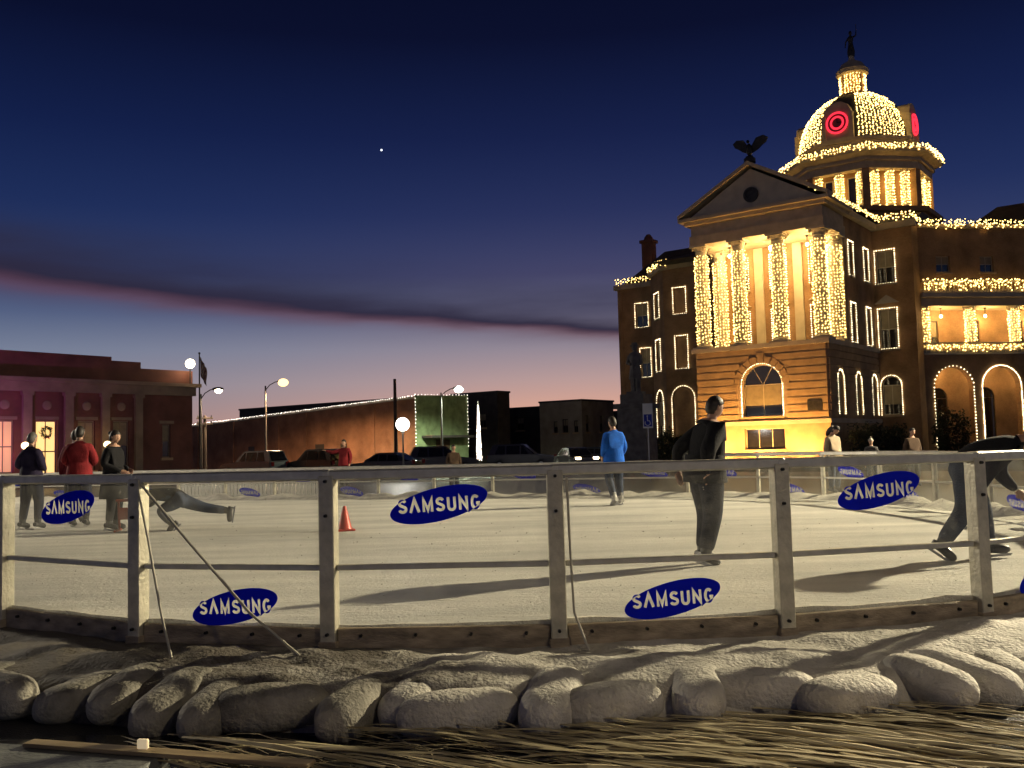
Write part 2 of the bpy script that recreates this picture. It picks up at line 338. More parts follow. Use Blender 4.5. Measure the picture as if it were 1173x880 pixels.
def letter_outlines():
    """block capitals as closed ribbon outlines, the second letter without its crossbar"""
    def arc(cx_, cy_, rx, ry, a0, a1, n=10): return [(cx_ + rx * math.cos(rad(a0 + (a1 - a0) * k / n)), cy_ + ry * math.sin(rad(a0 + (a1 - a0) * k / n))) for k in range(n + 1)]
    S = arc(.30, .73, .24, .22, 20, 180, 9) + arc(.30, .73, .24, .20, 195, 255, 3) + arc(.30, .27, .26, .20, 70, 0, 4) + arc(.30, .27, .26, .22, -15, -165, 9)
    word = [(S, .58), ([(.02, -.02), (.36, .98), (.70, -.02)], .72), ([(.06, -.03), (.06, .95), (.38, .12), (.70, .95), (.70, -.03)], .76), (S, .58),
            ([(.06, 1.02)] + arc(.31, .27, .25, .26, 180, 360, 10) + [(.56, 1.02)], .62), ([(.06, -.03), (.06, .94), (.58, .06), (.58, 1.03)], .64), (arc(.31, .5, .26, .48, 45, 330, 18) + [(.56, .42), (.36, .42)], .58)]
    x = 0; pls = []
    for pl, w_ in word: pls.append([(p[0] + x, p[1]) for p in pl]); x += w_ + .30
    tw = x - .30; hx = .565 / tw; hy = .088; st_ = .0098; out = []
    for pl in pls:
        P_ = [Vector(((p[0] - tw / 2) * hx, (p[1] - .5) * hy)) for p in pl]; Lf = []; Rt = []
        for i, p in enumerate(P_):
            d0 = (P_[i] - P_[i - 1]).normalized() if i else None; d1 = (P_[i + 1] - P_[i]).normalized() if i < len(P_) - 1 else None
            d_ = ((d0 or d1) + (d1 or d0)).normalized(); nn = Vector((-d_.y, d_.x)); e_ = d1 or d0; k = 1 / max(.30, nn.dot(Vector((-e_.y, e_.x))))
            Lf.append(p + nn * st_ * k); Rt.append(p - nn * st_ * k)
        out.append(Lf + Rt[::-1])
    ca, sa = math.cos(rad(-10)), math.sin(rad(-10))            # the word stays level on the tilted oval
    return [[(p.x * ca - p.y * sa, p.x * sa + p.y * ca) for p in o_] for o_ in out]
def fill_mesh(name, loops, m, ext):
    cu = bpy.data.curves.new(name, 'CURVE'); cu.dimensions = '2D'; cu.fill_mode = 'BOTH'; cu.extrude = ext
    for lp_ in loops:
        sp2 = cu.splines.new('POLY'); sp2.points.add(len(lp_) - 1); sp2.use_cyclic_u = True
        for p_, q_ in zip(sp2.points, lp_): p_.co = (q_[0], q_[1], 0, 1)
    ob = bpy.data.objects.new(name, cu); COL.objects.link(ob); bpy.context.view_layer.update()
    me = bpy.data.meshes.new_from_object(ob.evaluated_get(bpy.context.evaluated_depsgraph_get())); bpy.data.objects.remove(ob)
    me.name = name; me.materials.clear(); me.materials.append(m); return me
LOOPS = letter_outlines()
OVAL = fill_mesh('sticker', [[(.352 * math.cos(6.28319 * k / 56), .116 * math.sin(6.28319 * k / 56)) for k in range(56)]] + LOOPS, blue, .0006)
LET = fill_mesh('lettering', LOOPS, film, .0004)
def barrier(name, pts, label, closed_end, pw, logos, detail=True, TOP=TOP):
    """posts at pts, panels between them; faces outward (right-hand side of travel is outside for near side)."""
    root = thing(name, label, 'barrier', (pts[0][0], pts[0][1], BASE))
    ox, oy = pts[0]
    H = TOP - BASE
    def tang(i):
        a = pts[max(i - 1, 0)]; b = pts[min(i + 1, len(pts) - 1)]; d = Vector((b[0] - a[0], b[1] - a[1])); return d.normalized()
    pm = MB(); w = pw / 2
    pm.bbox(-w, w, -w, w, -.05, H - .05, .006)
    pmesh = pm.mesh('post', paintpost)
    bm_ = MB(); bm_.tube([(0, -w - .022, 0), (0, -w + .01, 0)], [.011, .014], 8); bolt_me = bm_.mesh('bolt', bolt_m)
    fb = MB(); fb.bbox(-w - .012, w + .012, -w - .012, w + .012, -.04, .07, .006); foot_me = fb.mesh('foot_bracket', kick)
    for i, p in enumerate(pts[:None if closed_end else -1]):
        t_ = tang(i); ang = math.atan2(t_.y, t_.x)
        po = link('post', pmesh, root, (p[0] - ox, p[1] - oy, 0), ang)
        if detail:
            for z in (.10, .55 + .37, H - .09): link('bolt', bolt_me, po, (0, 0, z))
            link('foot_bracket', foot_me, po, (0, .002, -.02))
    for i in range(len(pts) - 1):
        a = Vector((pts[i][0] - ox, pts[i][1] - oy)); b = Vector((pts[i + 1][0] - ox, pts[i + 1][1] - oy)); d = b - a; l = d.length; ang = math.atan2(d.y, d.x); loc = (a.x, a.y, 0)
        q = MB()
        q.bbox(-.035, l + .035, -.05, .05, H - .085, H - .012 + .004 * (i % 2), .012); tr_ = q.build('top_rail', alu, root); tr_.location = loc; tr_.rotation_euler.z = ang
        q = MB(); q.bbox(w + .003, l - w - .003, -.022, .022, .535, .575, .006); r_ = q.build('mid_rail', alu, root); r_.location = loc; r_.rotation_euler.z = ang
        q = MB(); q.bbox(w + .003, l - w - .003, -.024, .024, -.03, .135, .006); kb = q.build('kickboard', kick, root); kb.location = loc; kb.rotation_euler.z = ang
        if detail:
            for k in range(4): link('bolt', bolt_me, kb, (l * (.14 + .24 * k), w - .026, .085))
        q = MB(); q.box(w + .002, l - w - .002, -.004, .004, .12, H - .07); pa = q.build('pane', acr, root); pa.location = loc; pa.rotation_euler.z = ang
        lg = logos(i)
        if lg:
            s_, zc = lg; side = -1
            st = link('sticker', OVAL, pa); st.rotation_euler = (rad(90), rad(-12.5), 0); st.location = (l * s_, -.0062, zc)
            lt = link('lettering', LET, pa); lt.rotation_euler = (rad(90), rad(-12.5), 0); lt.location = (l * s_, -.0062, zc)
    return root
# panel order: near side runs left to right as seen from outside
nearrun = [left[-2], left[-1]] + near + right[:2]
lp = {1: (.5, .80), 2: (.50, .98), 3: (.52, .27), 4: (.49, .98), 5: (.50, .28), 6: (.49, .98), 7: (.49, .24), 8: (.5, .98)}
barrier('rink_barrier', nearrun, 'clear rink barrier in the foreground with cream posts and blue oval stickers', True, .11, lambda i: lp.get(i))
fl = lambda i: (.5, .68) if i % 2 == 0 else (.5, .30)
barrier('rink_barrier', right[1:], 'curved rink barrier closing the right end of the ice', True, .07, fl, False, 1.36)
barrier('rink_barrier', [right[-1]] + far, 'distant rink barrier along the far side of the ice below the buildings', True, .07, fl, False, 1.22)
barrier('rink_barrier', [far[-1]] + left[:-1], 'rink barrier running back along the left end of the ice', True, .07, fl, False, 1.23)

# ragged snow scraped up against the boards inside
g = MB(); vs = []; fs = []; K = 6; ring = []
for i in range(len(OUT)):
    a, b = OUT[i], OUT[(i + 1) % len(OUT)]
    for k in range(K): ring.append(lerp2(a, b, k / K))
m_ = len(ring)
for i, p in enumerate(ring):
    fx, fy = cx - p[0], cy - p[1]; fl_ = math.hypot(fx, fy); fx /= fl_; fy /= fl_
    isfar = p[1] > 13
    h = (.13 if isfar else .045) * (.35 + 1.3 * abs(mnoise.noise(Vector((p[0] * 1.3, p[1] * 1.3, 0)))) + .5 * random.random())
    wd = (.55 if isfar else .16) * (.6 + .8 * abs(mnoise.noise(Vector((p[0] * .9, p[1] * .9, 4)))))
    for (k, z) in ((.035, 0), (.04, h), (.25, h * .9), (.6, h * .45), (1., -.01)):
        vs.append((p[0] + fx * (.03 + wd * k), p[1] + fy * (.03 + wd * k), ICE + z * (1 + .3 * random.uniform(-1, 1) * (k > .05))))
for i in range(m_):
    for k in range(4): fs.append((i * 5 + k, ((i + 1) % m_) * 5 + k, ((i + 1) % m_) * 5 + k + 1, i * 5 + k + 1))
g.add(vs, fs); tag(g.build('snow_ridge', snow, smooth=70), kind='structure')

# snow bank outside the near barrier
def resample(pts, step):
    out = []
    for a, b in zip(pts, pts[1:]):
        l = math.dist(a, b); k = max(1, round(l / step))
        out += [lerp2(a, b, j / k) for j in range(k)]
    return out + [pts[-1]]
def smooth_line(pts, it=3):
    for _ in range(it):
        q = [pts[0]]
        for a, b in zip(pts, pts[1:]): q += [lerp2(a, b, .25), lerp2(a, b, .75)]
        pts = q + [pts[-1]]
    return pts
bankline = resample(smooth_line([(-9.9, 12.95), (-8.55, 11.95), (-7.2, 10.75), (-5.75, 9.2)] + near + right[:4]), .045)
def bank_normals(line):
    out = []
    for i in range(len(line)):
        a = line[max(i - 1, 0)]; b = line[min(i + 1, len(line) - 1)]; d = Vector((b[0] - a[0], b[1] - a[1])).normalized(); out.append(Vector((d.y, -d.x)))
    return out
bn = bank_normals(bankline)
NW = 34
def bank_h(x, y, w):
    k = max(0, min(1, (w - .92) / .30)); s = k * k * (3 - 2 * k)
    h = .25 + .02 * math.sin(w * 4) - .03 * w
    f = mnoise.fractal(Vector((x * 1.1, y * 1.6, 2.)), 1.0, 2.0, 5) * .06 + mnoise.noise(Vector((x * 4.5, y * 4.5, 5.))) * .018 + mnoise.noise(Vector((x * 14, y * 14, 1.))) * .006
    f *= min(1, .3 + w * 3)
    return (h + f) * (1 - s) - .03 * s
g = MB(); vs = []; fs = []
for i, p in enumerate(bankline):
    for j in range(NW):
        w_ = -.06 + 1.34 * j / (NW - 1); x = p[0] + bn[i].x * w_; y = p[1] + bn[i].y * w_
        vs.append((x, y, bank_h(x, y, w_)))
for i in range(len(bankline) - 1):
    for j in range(NW - 1): fs.append((i * NW + j, i * NW + j + 1, (i + 1) * NW + j + 1, (i + 1) * NW + j))
# dark brown mixed into the snow in blotches, strongest toward the left
bank_m = snow.copy(); bank_m.name = 'browned_snow_bank'; t = bank_m.node_tree; b_ = t.nodes['Principled BSDF']; src = b_.inputs['Base Color'].links[0].from_socket
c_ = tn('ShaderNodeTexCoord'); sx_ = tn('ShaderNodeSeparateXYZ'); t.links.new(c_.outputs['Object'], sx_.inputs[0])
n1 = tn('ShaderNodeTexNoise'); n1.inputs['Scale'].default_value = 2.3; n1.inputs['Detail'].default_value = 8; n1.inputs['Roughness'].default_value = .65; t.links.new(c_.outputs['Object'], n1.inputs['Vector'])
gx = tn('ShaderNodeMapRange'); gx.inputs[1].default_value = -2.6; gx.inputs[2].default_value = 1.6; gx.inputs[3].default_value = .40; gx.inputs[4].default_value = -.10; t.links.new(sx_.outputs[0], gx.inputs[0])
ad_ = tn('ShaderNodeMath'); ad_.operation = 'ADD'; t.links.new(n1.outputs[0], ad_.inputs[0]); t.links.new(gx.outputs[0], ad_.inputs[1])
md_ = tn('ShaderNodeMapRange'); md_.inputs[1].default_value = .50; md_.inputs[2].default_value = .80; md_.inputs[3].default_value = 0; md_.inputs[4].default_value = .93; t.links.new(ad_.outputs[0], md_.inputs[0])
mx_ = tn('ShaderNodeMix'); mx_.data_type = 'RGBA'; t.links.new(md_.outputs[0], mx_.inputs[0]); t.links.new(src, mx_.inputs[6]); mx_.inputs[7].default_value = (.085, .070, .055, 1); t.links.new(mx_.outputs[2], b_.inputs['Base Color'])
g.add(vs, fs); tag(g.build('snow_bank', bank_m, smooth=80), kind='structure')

# snow-crusted sandbags holding the foot of the bank
def bag_mesh(seed, lx, ly, lz):
    b = MB(); nu, nv = 22, 14; vs = []; fs = []
    def pt(u_, v_):
        ct, st = math.cos(v_), math.sin(v_); cu_, su = math.cos(u_), math.sin(u_); e = .62
        sg = lambda q, k: math.copysign(abs(q) ** k, q)
        x = lx * sg(ct, e) * sg(cu_, .72); y = ly * sg(ct, e) * sg(su, .8); z = lz * sg(st, .8)
        q = Vector((x * 3 + seed * 7, y * 3, z * 3)); k = 1 + .07 * mnoise.noise(q) + .02 * mnoise.noise(q * 3)
        k *= 1 - .06 * math.exp(-((x / lx - .3) / .16) ** 2)
        return (x * k, y * k, z * k if z > 0 else z * .8)
    for j in range(nv + 1):
        for i in range(nu): vs.append(pt(6.28319 * i / nu, -1.5707 + 3.14159 * j / nv))
    for j in range(nv):
        for i in range(nu): fs.append((j * nu + i, j * nu + (i + 1) % nu, (j + 1) * nu + (i + 1) % nu, (j + 1) * nu + i))
    b.add(vs, fs); return b.mesh('sandbag', snow, smooth=80)
dark_sack = mat('dark_sacking', (.20, .185, .155), .8, .45, 4., 1.0, 34., spec=.3, col2=(.40, .37, .31))
BAGS = [bag_mesh(k, .33 + .03 * (k % 3), .150 + .02 * (k % 2), .135 + .012 * (k % 3)) for k in range(6)]
# (distance along bank from the left end, outward offset, yaw relative to outward, lift)
spots = []
acc = 0.; tot = [0.]
for a, b in zip(bankline, bankline[1:]): acc += math.dist(a, b); tot.append(acc)
def at_s(s):
    i = min(range(len(tot)), key=lambda k: abs(tot[k] - s)); return bankline[i], bn[i]
s0 = tot[min(range(len(bankline)), key=lambda k: math.dist(bankline[k], near[1]))]
s = s0 - .9; k = 0
plan = []
while s < s0 + 8.4:
    ends_on = random.random() < .62
    plan.append((s, ends_on)); s += (.27 if ends_on else .46) + random.uniform(-.03, .05)
for k, (s, ends) in enumerate(plan):
    p, nn = at_s(s); off = (.98 if ends else 1.07) + random.uniform(-.07, .07) + .05 * math.sin(k * 1.3)
    o = link('sandbag', BAGS[k % 6]); yaw = math.atan2(nn.y, nn.x) + (random.uniform(-.35, .35) if ends else 1.57 + random.uniform(-.4, .4))
    o.location = (p[0] + nn.x * off, p[1] + nn.y * off, .092 + random.uniform(0, .025)); o.rotation_euler = (random.uniform(-.06, .06), random.uniform(.02, .14) if ends else 0, yaw)
    if k < 9: o.material_slots[0].link = 'OBJECT'; o.material_slots[0].material = dark_sack  # leftmost bags take the darker, greyer sack colour
    tag(o, ('dark grey' if k < 9 else 'snow-crusted') + ' sandbag at the foot of the snow bank, %s from the left' % ordinal(k), 'sandbag', 'sandbags along the snow bank')

# cords staying the second visible post
cord_m = mat('pale_cord', (.45, .42, .34), .6)
q = MB(); q.tube([(-2.80, 7.04, 1.38), (-2.66, 6.88, 1.0), (-2.47, 6.62, .52), (-2.32, 6.40, .27)], .009, 6)
tag(q.build('guy_cord', cord_m, smooth=60), 'pale cord slanting steeply from the post down to the snow', 'cord', 'stay cords on the barrier')
q = MB(); q.tube([(-2.78, 7.03, 1.42), (-2.35, 6.86, .98), (-1.85, 6.60, .52), (-1.42, 6.36, .24)], .010, 6)
tag(q.build('guy_cord', cord_m, smooth=60), 'long pale cord stretched to the right across the lower sticker', 'cord', 'stay cords on the barrier')
q = MB(); q.tube([(.36, 6.545, 1.40), (.37, 6.54, .9), (.385, 6.535, .48), (.47, 6.45, .24)], .010, 6)
tag(q.build('guy_cord', cord_m, smooth=60), 'pale cord hanging straight down the middle post of the barrier', 'cord', 'stay cords on the barrier')

# foreground: straw, wet gutter and kerb
straw_m = mat('dry_straw', (.48, .38, .19), .7, .5, 2.2, col2=(.68, .58, .36))
g = MB(); rs = random.Random(3)
def blade(x, y, ang, l, w, lift, z):
    dx, dy = math.cos(ang), math.sin(ang); nx, ny = -dy, dx; bend = rs.uniform(-.06, .06); vs = []
    for k in range(5):
        t_ = k / 4; px = x + dx * l * (t_ - .5) + nx * bend * 4 * t_ * (1 - t_); py = y + dy * l * (t_ - .5) + ny * bend * 4 * t_ * (1 - t_); pz = z + lift * math.sin(3.14 * t_) + .006
        ww = w * (1 - .6 * abs(2 * t_ - 1) ** 2); tilt = rs.uniform(-.3, .3) * ww
        vs += [(px + nx * ww, py + ny * ww, pz + tilt), (px, py, pz + ww * .35), (px - nx * ww, py - ny * ww, pz - tilt)]
    g.add(vs, [(k * 3 + c, k * 3 + c + 1, k * 3 + c + 4, k * 3 + c + 3) for k in range(4) for c in (0, 1)])
for k in range(62):
    x = rs.triangular(-2.2, 3.3, 1.6); y = 5.42 - abs(rs.gauss(0, .5)) + .10 * (x - 1) * (x > 1)
    if y < 4.2 or (x < -.5 and rs.random() < .5): continue
    a = rs.gauss(-.44, .10); ln = rs.uniform(.4, 1.3); sprd = rs.uniform(.03, .09)
    for q_ in range(rs.randint(4, 13)):
        big = rs.random() < .22
        blade(x + rs.gauss(0, sprd * 2), y + rs.gauss(0, sprd), a + rs.gauss(0, .06), ln * rs.uniform(.6, 1.2), rs.uniform(.004, .007) * (2.4 if big else 1), rs.uniform(0, .05), .004 + rs.uniform(0, .05))
for k in range(150):
    blade(rs.triangular(-1.6, 3.2, 1.7), rs.uniform(4.25, 5.3), rs.gauss(-.42, .12), rs.uniform(.8, 1.9), rs.uniform(.010, .026), rs.uniform(0, .04), .02 + rs.uniform(0, .05))
for k in range(260):
    blade(rs.uniform(-2.2, 3.3), rs.uniform(4.2, 5.4), rs.gauss(-.4, .5), rs.uniform(.15, .5), rs.uniform(.002, .005), rs.uniform(0, .03), .004 + rs.uniform(0, .02))
tag(g.build('straw', straw_m), 'dry straw strewn over the ground in front of the sandbags', 'straw', kind='stuff')
g = MB(); g.add([(-6, 5.2, .004), (-2.55, 5.62, .004), (-.6, 5.52, .004), (.5, 5.1, .004), (.4, 4.5, .004), (-1.4, 4.5, .004), (-6, 3.8, .004)], [tuple(range(7))])
tag(g.build('puddle', wet), kind='structure')
kb = MB(); kb.bbox(-6., -.85, -.22, .22, -.02, .075, .025); ko = kb.build('kerb', mat('wet_concrete', (.17, .175, .165), .30, .35, 5., .6, 30.)); ko.location = (-1.05, 4.62, 0); ko.rotation_euler.z = rad(-14); tag(ko, kind='structure')
q = MB(); q.bbox(-.03, .03, -.012, .012, 0, .05, .005); q.cur = 0
ro = q.build('reflector', emat('block_gleam', (1., .8, .5), .35)); ro.location = (-1.975, 5.0, .07); ro.rotation_euler.z = rad(-10)  # emission stands in for light reflected off the block
pb = MB(); pb.bbox(-.85, .85, -.045, .045, 0, .022, .004); pbo = pb.build('wooden_board', mat('pale_board', (.30, .22, .12), .5, .35, 6., .3, 30., stretch=(.3, 3, 3))); pbo.location = (-1.85, 4.98, .078); pbo.rotation_euler.z = rad(-16)
tag(pbo, 'thin pale wooden board lying along the wet kerb at lower left', 'board')
ro.location = (-1.97, 5.02, .101)
tag(ro, 'small pale block on the thin board, glowing in place of a reflection', 'reflector')
# traffic cone on the ice
cone = thing('traffic_cone', 'orange red traffic cone standing on the ice near a post', 'cone', (-2.69, 14.95, ICE), .3)
cm_ = mat('cone_plastic', (.55, .045, .02), .45, .1, 8.)
q = MB(); q.bbox(-.15, .15, -.15, .15, 0, .03, .01); q.build('base', cm_, cone)
q = MB(); q.lathe([(.115, .03), (.105, .06), (.03, .37), (.02, .385), (.0, .385)], 20); q.build('body', cm_, cone, 50)
q = MB(); q.lathe([(.083, .15), (.0635, .23), (.062, .23), (.0815, .15)], 20); q.build('collar', mat('faded_collar', (.50, .12, .07), .5), cone, 50)

# ================================================================== LAMPS THAT LIGHT THE RINK
def flood_mast(label, x, y, h, aim, power, col, size=.35):
    r = thing('floodlight_mast', label, 'floodlight', (x, y, 0))
    q = MB(); q.tube([(0, 0, 0), (0, 0, h)], [.11, .07], 12); q.build('pole', steel, r, 50)
    d = (Vector(aim) - Vector((x, y, h))).normalized(); side = d.cross(Vector((0, 0, 1))).normalized()
    q = MB(); q.tube([Vector((0, 0, h)) - side * .8, Vector((0, 0, h)) + side * .8], .04, 8); q.build('crossbar', steel, r, 50)
    for s_ in (-.55, .55):
        c = Vector((0, 0, h)) + side * s_ + d * .12; up = side.cross(d)
        q = MB(); P4 = [c + side * a + up * b for a, b in ((-.25, -.18), (.25, -.18), (.25, .18), (-.25, .18))]; q.prism(P4, d * -.16); hd = q.build('lamp_head', polemat, r)
        q = MB(); P4 = [c + d * .004 + side * a + up * b for a, b in ((-.22, -.15), (.22, -.15), (.22, .15), (-.22, .15))]; q.prism(P4, d * .01); q.build('lens', lampglass, hd)
    light('floodlight', 'SPOT', r, Vector((0, 0, h)) + d * .35, power, col, size, Vector((0, 0, h)) + d * 5, 115, .6)
    return r
flood_mast('tall floodlight mast beyond the right end of the rink', 25.6, 22.5, 12.0, (0, 10, .4), 82000, (1., .86, .58))
flood_mast('floodlight mast beyond the far left corner of the rink', -27.0, 27.0, 7.5, (-4, 13, .4), 13000, (1., .88, .68))

def street_lamp_behind():
    r = thing('street_lamp', 'street lamp on the pavement behind the viewer', 'street lamp', (6.9, -1.2, 0))
    q = MB(); q.tube([(0, 0, 0), (0, 0, 6.2)], [.11, .06], 10); q.build('pole', polemat, r, 50)
    q = MB(); q.tube([(0, 0, 5.9), (-.5, .3, 6.3), (-1.2, .7, 6.4)], .04, 8); q.build('arm', polemat, r, 50)
    q = MB(); q.ball((-1.4, .8, 6.42), (.4, .22, .13), 12, 6); q.build('lamp_head', polemat, r, 60)
    q = MB(); q.ball((-1.4, .8, 6.3), (.2, .16, .1), 12, 6); q.build('lens', lampglass, r, 60)
    light('lamp_light', 'SPOT', r, (-1.4, .8, 6.1), 470, (1., .82, .56), .2, (-1.4, 1.6, 0), 170, .4)
street_lamp_behind()
# ================================================================== COURTHOUSE
def rot90(d): return (-d[1], d[0])
class Face:
    """a wall plane of a building in the building's own axes: s along it, d into it, z up"""
    def __init__(f, o, dx, ang=None):
        l = math.hypot(*dx); f.o = o; f.dx = (dx[0] / l, dx[1] / l); f.inn = rot90(f.dx)
    def p(f, s, d, z): return (f.o[0] + f.dx[0] * s + f.inn[0] * d, f.o[1] + f.dx[1] * s + f.inn[1] * d, z)
    def box(f, mb, s0, s1, d0, d1, z0, z1):
        mb.add([f.p(s, d, z) for z in (z0, z1) for d in (d0, d1) for s in (s0, s1)],
               [(0, 2, 3, 1), (4, 5, 7, 6), (0, 1, 5, 4), (2, 6, 7, 3), (0, 4, 6, 2), (1, 3, 7, 5)]); return mb
    def wall(f, mb, s0, s1, z0, z1, ops=(), dep=.25):
        ss = sorted({s0, s1, *[o[0] for o in ops], *[o[1] for o in ops]}); zs = sorted({z0, z1, *[o[2] for o in ops], *[o[3] for o in ops]})
        for a, b in zip(ss, ss[1:]):
            for c, e in zip(zs, zs[1:]):
                ms, mz = (a + b) / 2, (c + e) / 2
                if any(o[0] < ms < o[1] and o[2] < mz < o[3] for o in ops): continue
                mb.add([f.p(a, 0, c), f.p(b, 0, c), f.p(b, 0, e), f.p(a, 0, e)], [(0, 1, 2, 3)])
        for o in ops:
            a, b, c, e = o[:4]; arch = len(o) > 4 and o[4]
            if arch:
                r = (b - a) / 2; sp_ = e - r; arc = [(a + r - r * math.cos(3.14159 * k / 16), sp_ + r * math.sin(3.14159 * k / 16)) for k in range(17)]
                for (x0, y0), (x1, y1) in zip(arc, arc[1:]):
                    mb.add([f.p(x0, 0, y0), f.p(x1, 0, y1), f.p(x1, 0, e), f.p(x0, 0, e)], [(0, 1, 2, 3)])
                cont = [(a, c)] + arc + [(b, c)]
            else: cont = [(a, c), (a, e), (b, e), (b, c)]
            cont.append(cont[0])
            for (x0, y0), (x1, y1) in zip(cont, cont[1:]):
                if abs(x0 - x1) + abs(y0 - y1) > 1e-6: mb.add([f.p(x0, 0, y0), f.p(x1, 0, y1), f.p(x1, dep, y1), f.p(x0, dep, y0)], [(0, 1, 2, 3)])
        return mb
    def window(f, parent, o, dep=.16, fm=None, lit=None, blinds=True, sill=True, mull=1, midrail=True):
        a, b, c, e = o[:4]; arch = len(o) > 4 and o[4]; fm = fm or frame_m; t_ = .07; q = MB()
        top = e - (b - a) / 2 if arch else e
        f.box(q, a + .004, a + t_, dep, dep + .08, c + .004, top); f.box(q, b - t_, b - .004, dep, dep + .08, c + .004, top)
        f.box(q, a + t_, b - t_, dep + .002, dep + .078, c + .004, c + t_)
        mz = c + (top - c) * .5 if not arch else top
        if midrail: f.box(q, a + t_, b - t_, dep + .01, dep + .07, mz - .035, mz + .035)
        if not arch: f.box(q, a + t_, b - t_, dep + .002, dep + .078, e - t_, e - .004)
        for k in range(mull):
            mx = a + (b - a) * (k + 1) / (mull + 1); f.box(q, mx - .025, mx + .025, dep + .014, dep + .066, c + t_, (mz - .035 if arch else e - t_))
        if arch:
            r = (b - a) / 2; cs = (a + b) / 2
            for k in range(12):
                t0, t1 = 3.14159 * k / 12, 3.14159 * (k + 1) / 12
                P = [f.p(cs + rr * math.cos(tt), dep, top + rr * math.sin(tt)) for rr, tt in ((r - .004, t0), (r - .004, t1), (r - t_, t1), (r - t_, t0))]
                q.prism(P, Vector((f.inn[0], f.inn[1], 0)) * .08)
            if b - a > 2:
                for tt in (1.05, 2.09): q.prism([f.p(cs + rr * math.cos(tt + dd), dep + .02, top + rr * math.sin(tt + dd)) for rr, dd in ((.1, -.2), (.1, .2), (r - t_, .02), (r - t_, -.02))], Vector((f.inn[0], f.inn[1], 0)) * .04)
        w = q.build('window', fm, parent)
        gm = lit or glass_d
        q = MB(); f.box(q, a + .02, b - .02, dep + .04, dep + .05, c + .02, mz); q.build('pane', gm, w)
        q = MB()
        if arch:
            r = (b - a) / 2 - .02; cs = (a + b) / 2
            q.prism([f.p(cs + r * math.cos(3.14159 * k / 14), dep + .04, top + .001 + r * math.sin(3.14159 * k / 14)) for k in range(15)], Vector((f.inn[0], f.inn[1], 0)) * .01)
        else: f.box(q, a + .02, b - .02, dep + .045, dep + .055, mz, e - .02)
        q.build('pane', gm, w)
        if blinds and not lit:
            q = MB(); f.box(q, a + .09, b - .09, dep + .028, dep + .036, mz + .04 if not arch else c + (top - c) * .35, e - .09 if not arch else top - .05); q.build('blind', blind, w)
        if sill: q = MB(); f.box(q, a - .12, b + .12, -.12, dep - .002, c - .16, c - .004); q.build('sill', stone, w)
        return w
rb = random.Random(11)
def bulbs(pts_wire, pts, label, parent_mat, r=.045, m=None, name='light_string', cat='string lights', group=None, loc=None, rz=None, jit=.02):
    root = thing(name, label, cat, loc or (0, 0, 0), rz or 0, group)
    q = MB()
    for w in pts_wire: q.tube(w, .008, 4, False)
    q.build('wire', wire_m, root)
    q = MB()
    for p in pts: q.octa((p[0] + rb.uniform(-jit, jit), p[1] + rb.uniform(-jit, jit), p[2] + rb.uniform(-jit, jit)), r * rb.uniform(.75, 1.25))
    tag(q.build('bulbs', m or bulb, root), kind='stuff')
    return root
def along(poly, step):
    out = []
    for a, b in zip(poly, poly[1:]):
        a, b = Vector(a), Vector(b); n = max(1, int((b - a).length / step)); out += [a.lerp(b, k / n) for k in range(n)]
    return out + [Vector(poly[-1])]
CROT = -TH; CLOC = (CH.x, CH.y, 0)
def cstring(label, wires, pts, **k): return bulbs(wires, pts, label, None, loc=CLOC, rz=CROT, **k)
court = thing('courthouse', 'tan brick courthouse with columned portico and clock dome, covered in lights', 'building', CLOC, CROT)
def win_string(f, o, label, m=bulbw, step=.16, r=.042):
    a, b, c, e = o[:4]; g_ = .07; a -= g_; b += g_
    if len(o) > 4 and o[4]:
        rr = (b - a) / 2; s_ = o[3] + g_ - rr
        poly = [f.p(a, -.06, c)] + [f.p(a + rr - rr * math.cos(3.14159 * k / 16), -.06, s_ + rr * math.sin(3.14159 * k / 16)) for k in range(17)] + [f.p(b, -.06, c)]
    else: poly = [f.p(a, -.06, c), f.p(a, -.06, e + g_), f.p(b, -.06, e + g_), f.p(b, -.06, c), f.p(a, -.06, c)]
    cstring(label, [poly], along(poly, step), m=m, r=r, name='window_lights', group='lights around courthouse windows', jit=.012)
def band_string(label, poly, drop, dens, **k):
    """garland: a wire with short strands hanging from it"""
    P = []; Wr = [poly]
    for a, b in zip(poly, poly[1:]):
        a, b = Vector(a), Vector(b); l = (b - a).length
        nst = max(1, int(l / .16))
        for i in range(nst):
            p = a.lerp(b, (i + rb.random()) / nst); dl = drop * rb.uniform(.45, 1.1)
            nb = max(2, int(dens * dl * .16 / .02))
            Wr.append([p, p - Vector((0, 0, dl))])
            for j in range(nb): P.append(p + Vector((rb.uniform(-.07, .07), rb.uniform(-.07, .07), -dl * (j + rb.random()) / nb)))
    cstring(label, Wr, P, name='light_garland', **k)
def wrap_string(label, c, cr, z0, z1, turns, step=.14, **k):
    poly = []; n = int(turns * 14)
    for i in range(n + 1):
        t_ = i / n; a = 6.28319 * turns * t_; poly.append((c[0] + (cr + .03) * math.cos(a), c[1] + (cr + .03) * math.sin(a), z0 + (z1 - z0) * t_))
    cstring(label, [poly], along(poly, step), name='column_lights', jit=.05, **k)
F_front = Face((-9.15, 0), (1, 0)); F_side = Face((0, 0), (0, 1)); F_rbay = Face((0, 11), (1, 0)); F_dR = Face((2.8, 12.7), (1, 1))
F_back = Face((-9.15, 4.2), (1, 0)); F_lbay = Face((-18.6, 13.5), (1, 0)); F_dL = Face((-21.3, 16.2), (1, -1)); F_west = Face((-27, 20), (1, 0))
F_lside = Face((-9.15, 13.5), (0, -1)); F_wend = Face((-27, 34), (0, -1)); F_rret = Face((2.8, 11), (0, 1))
ZB, ZL, ZC = 0., 7.9, 17.1
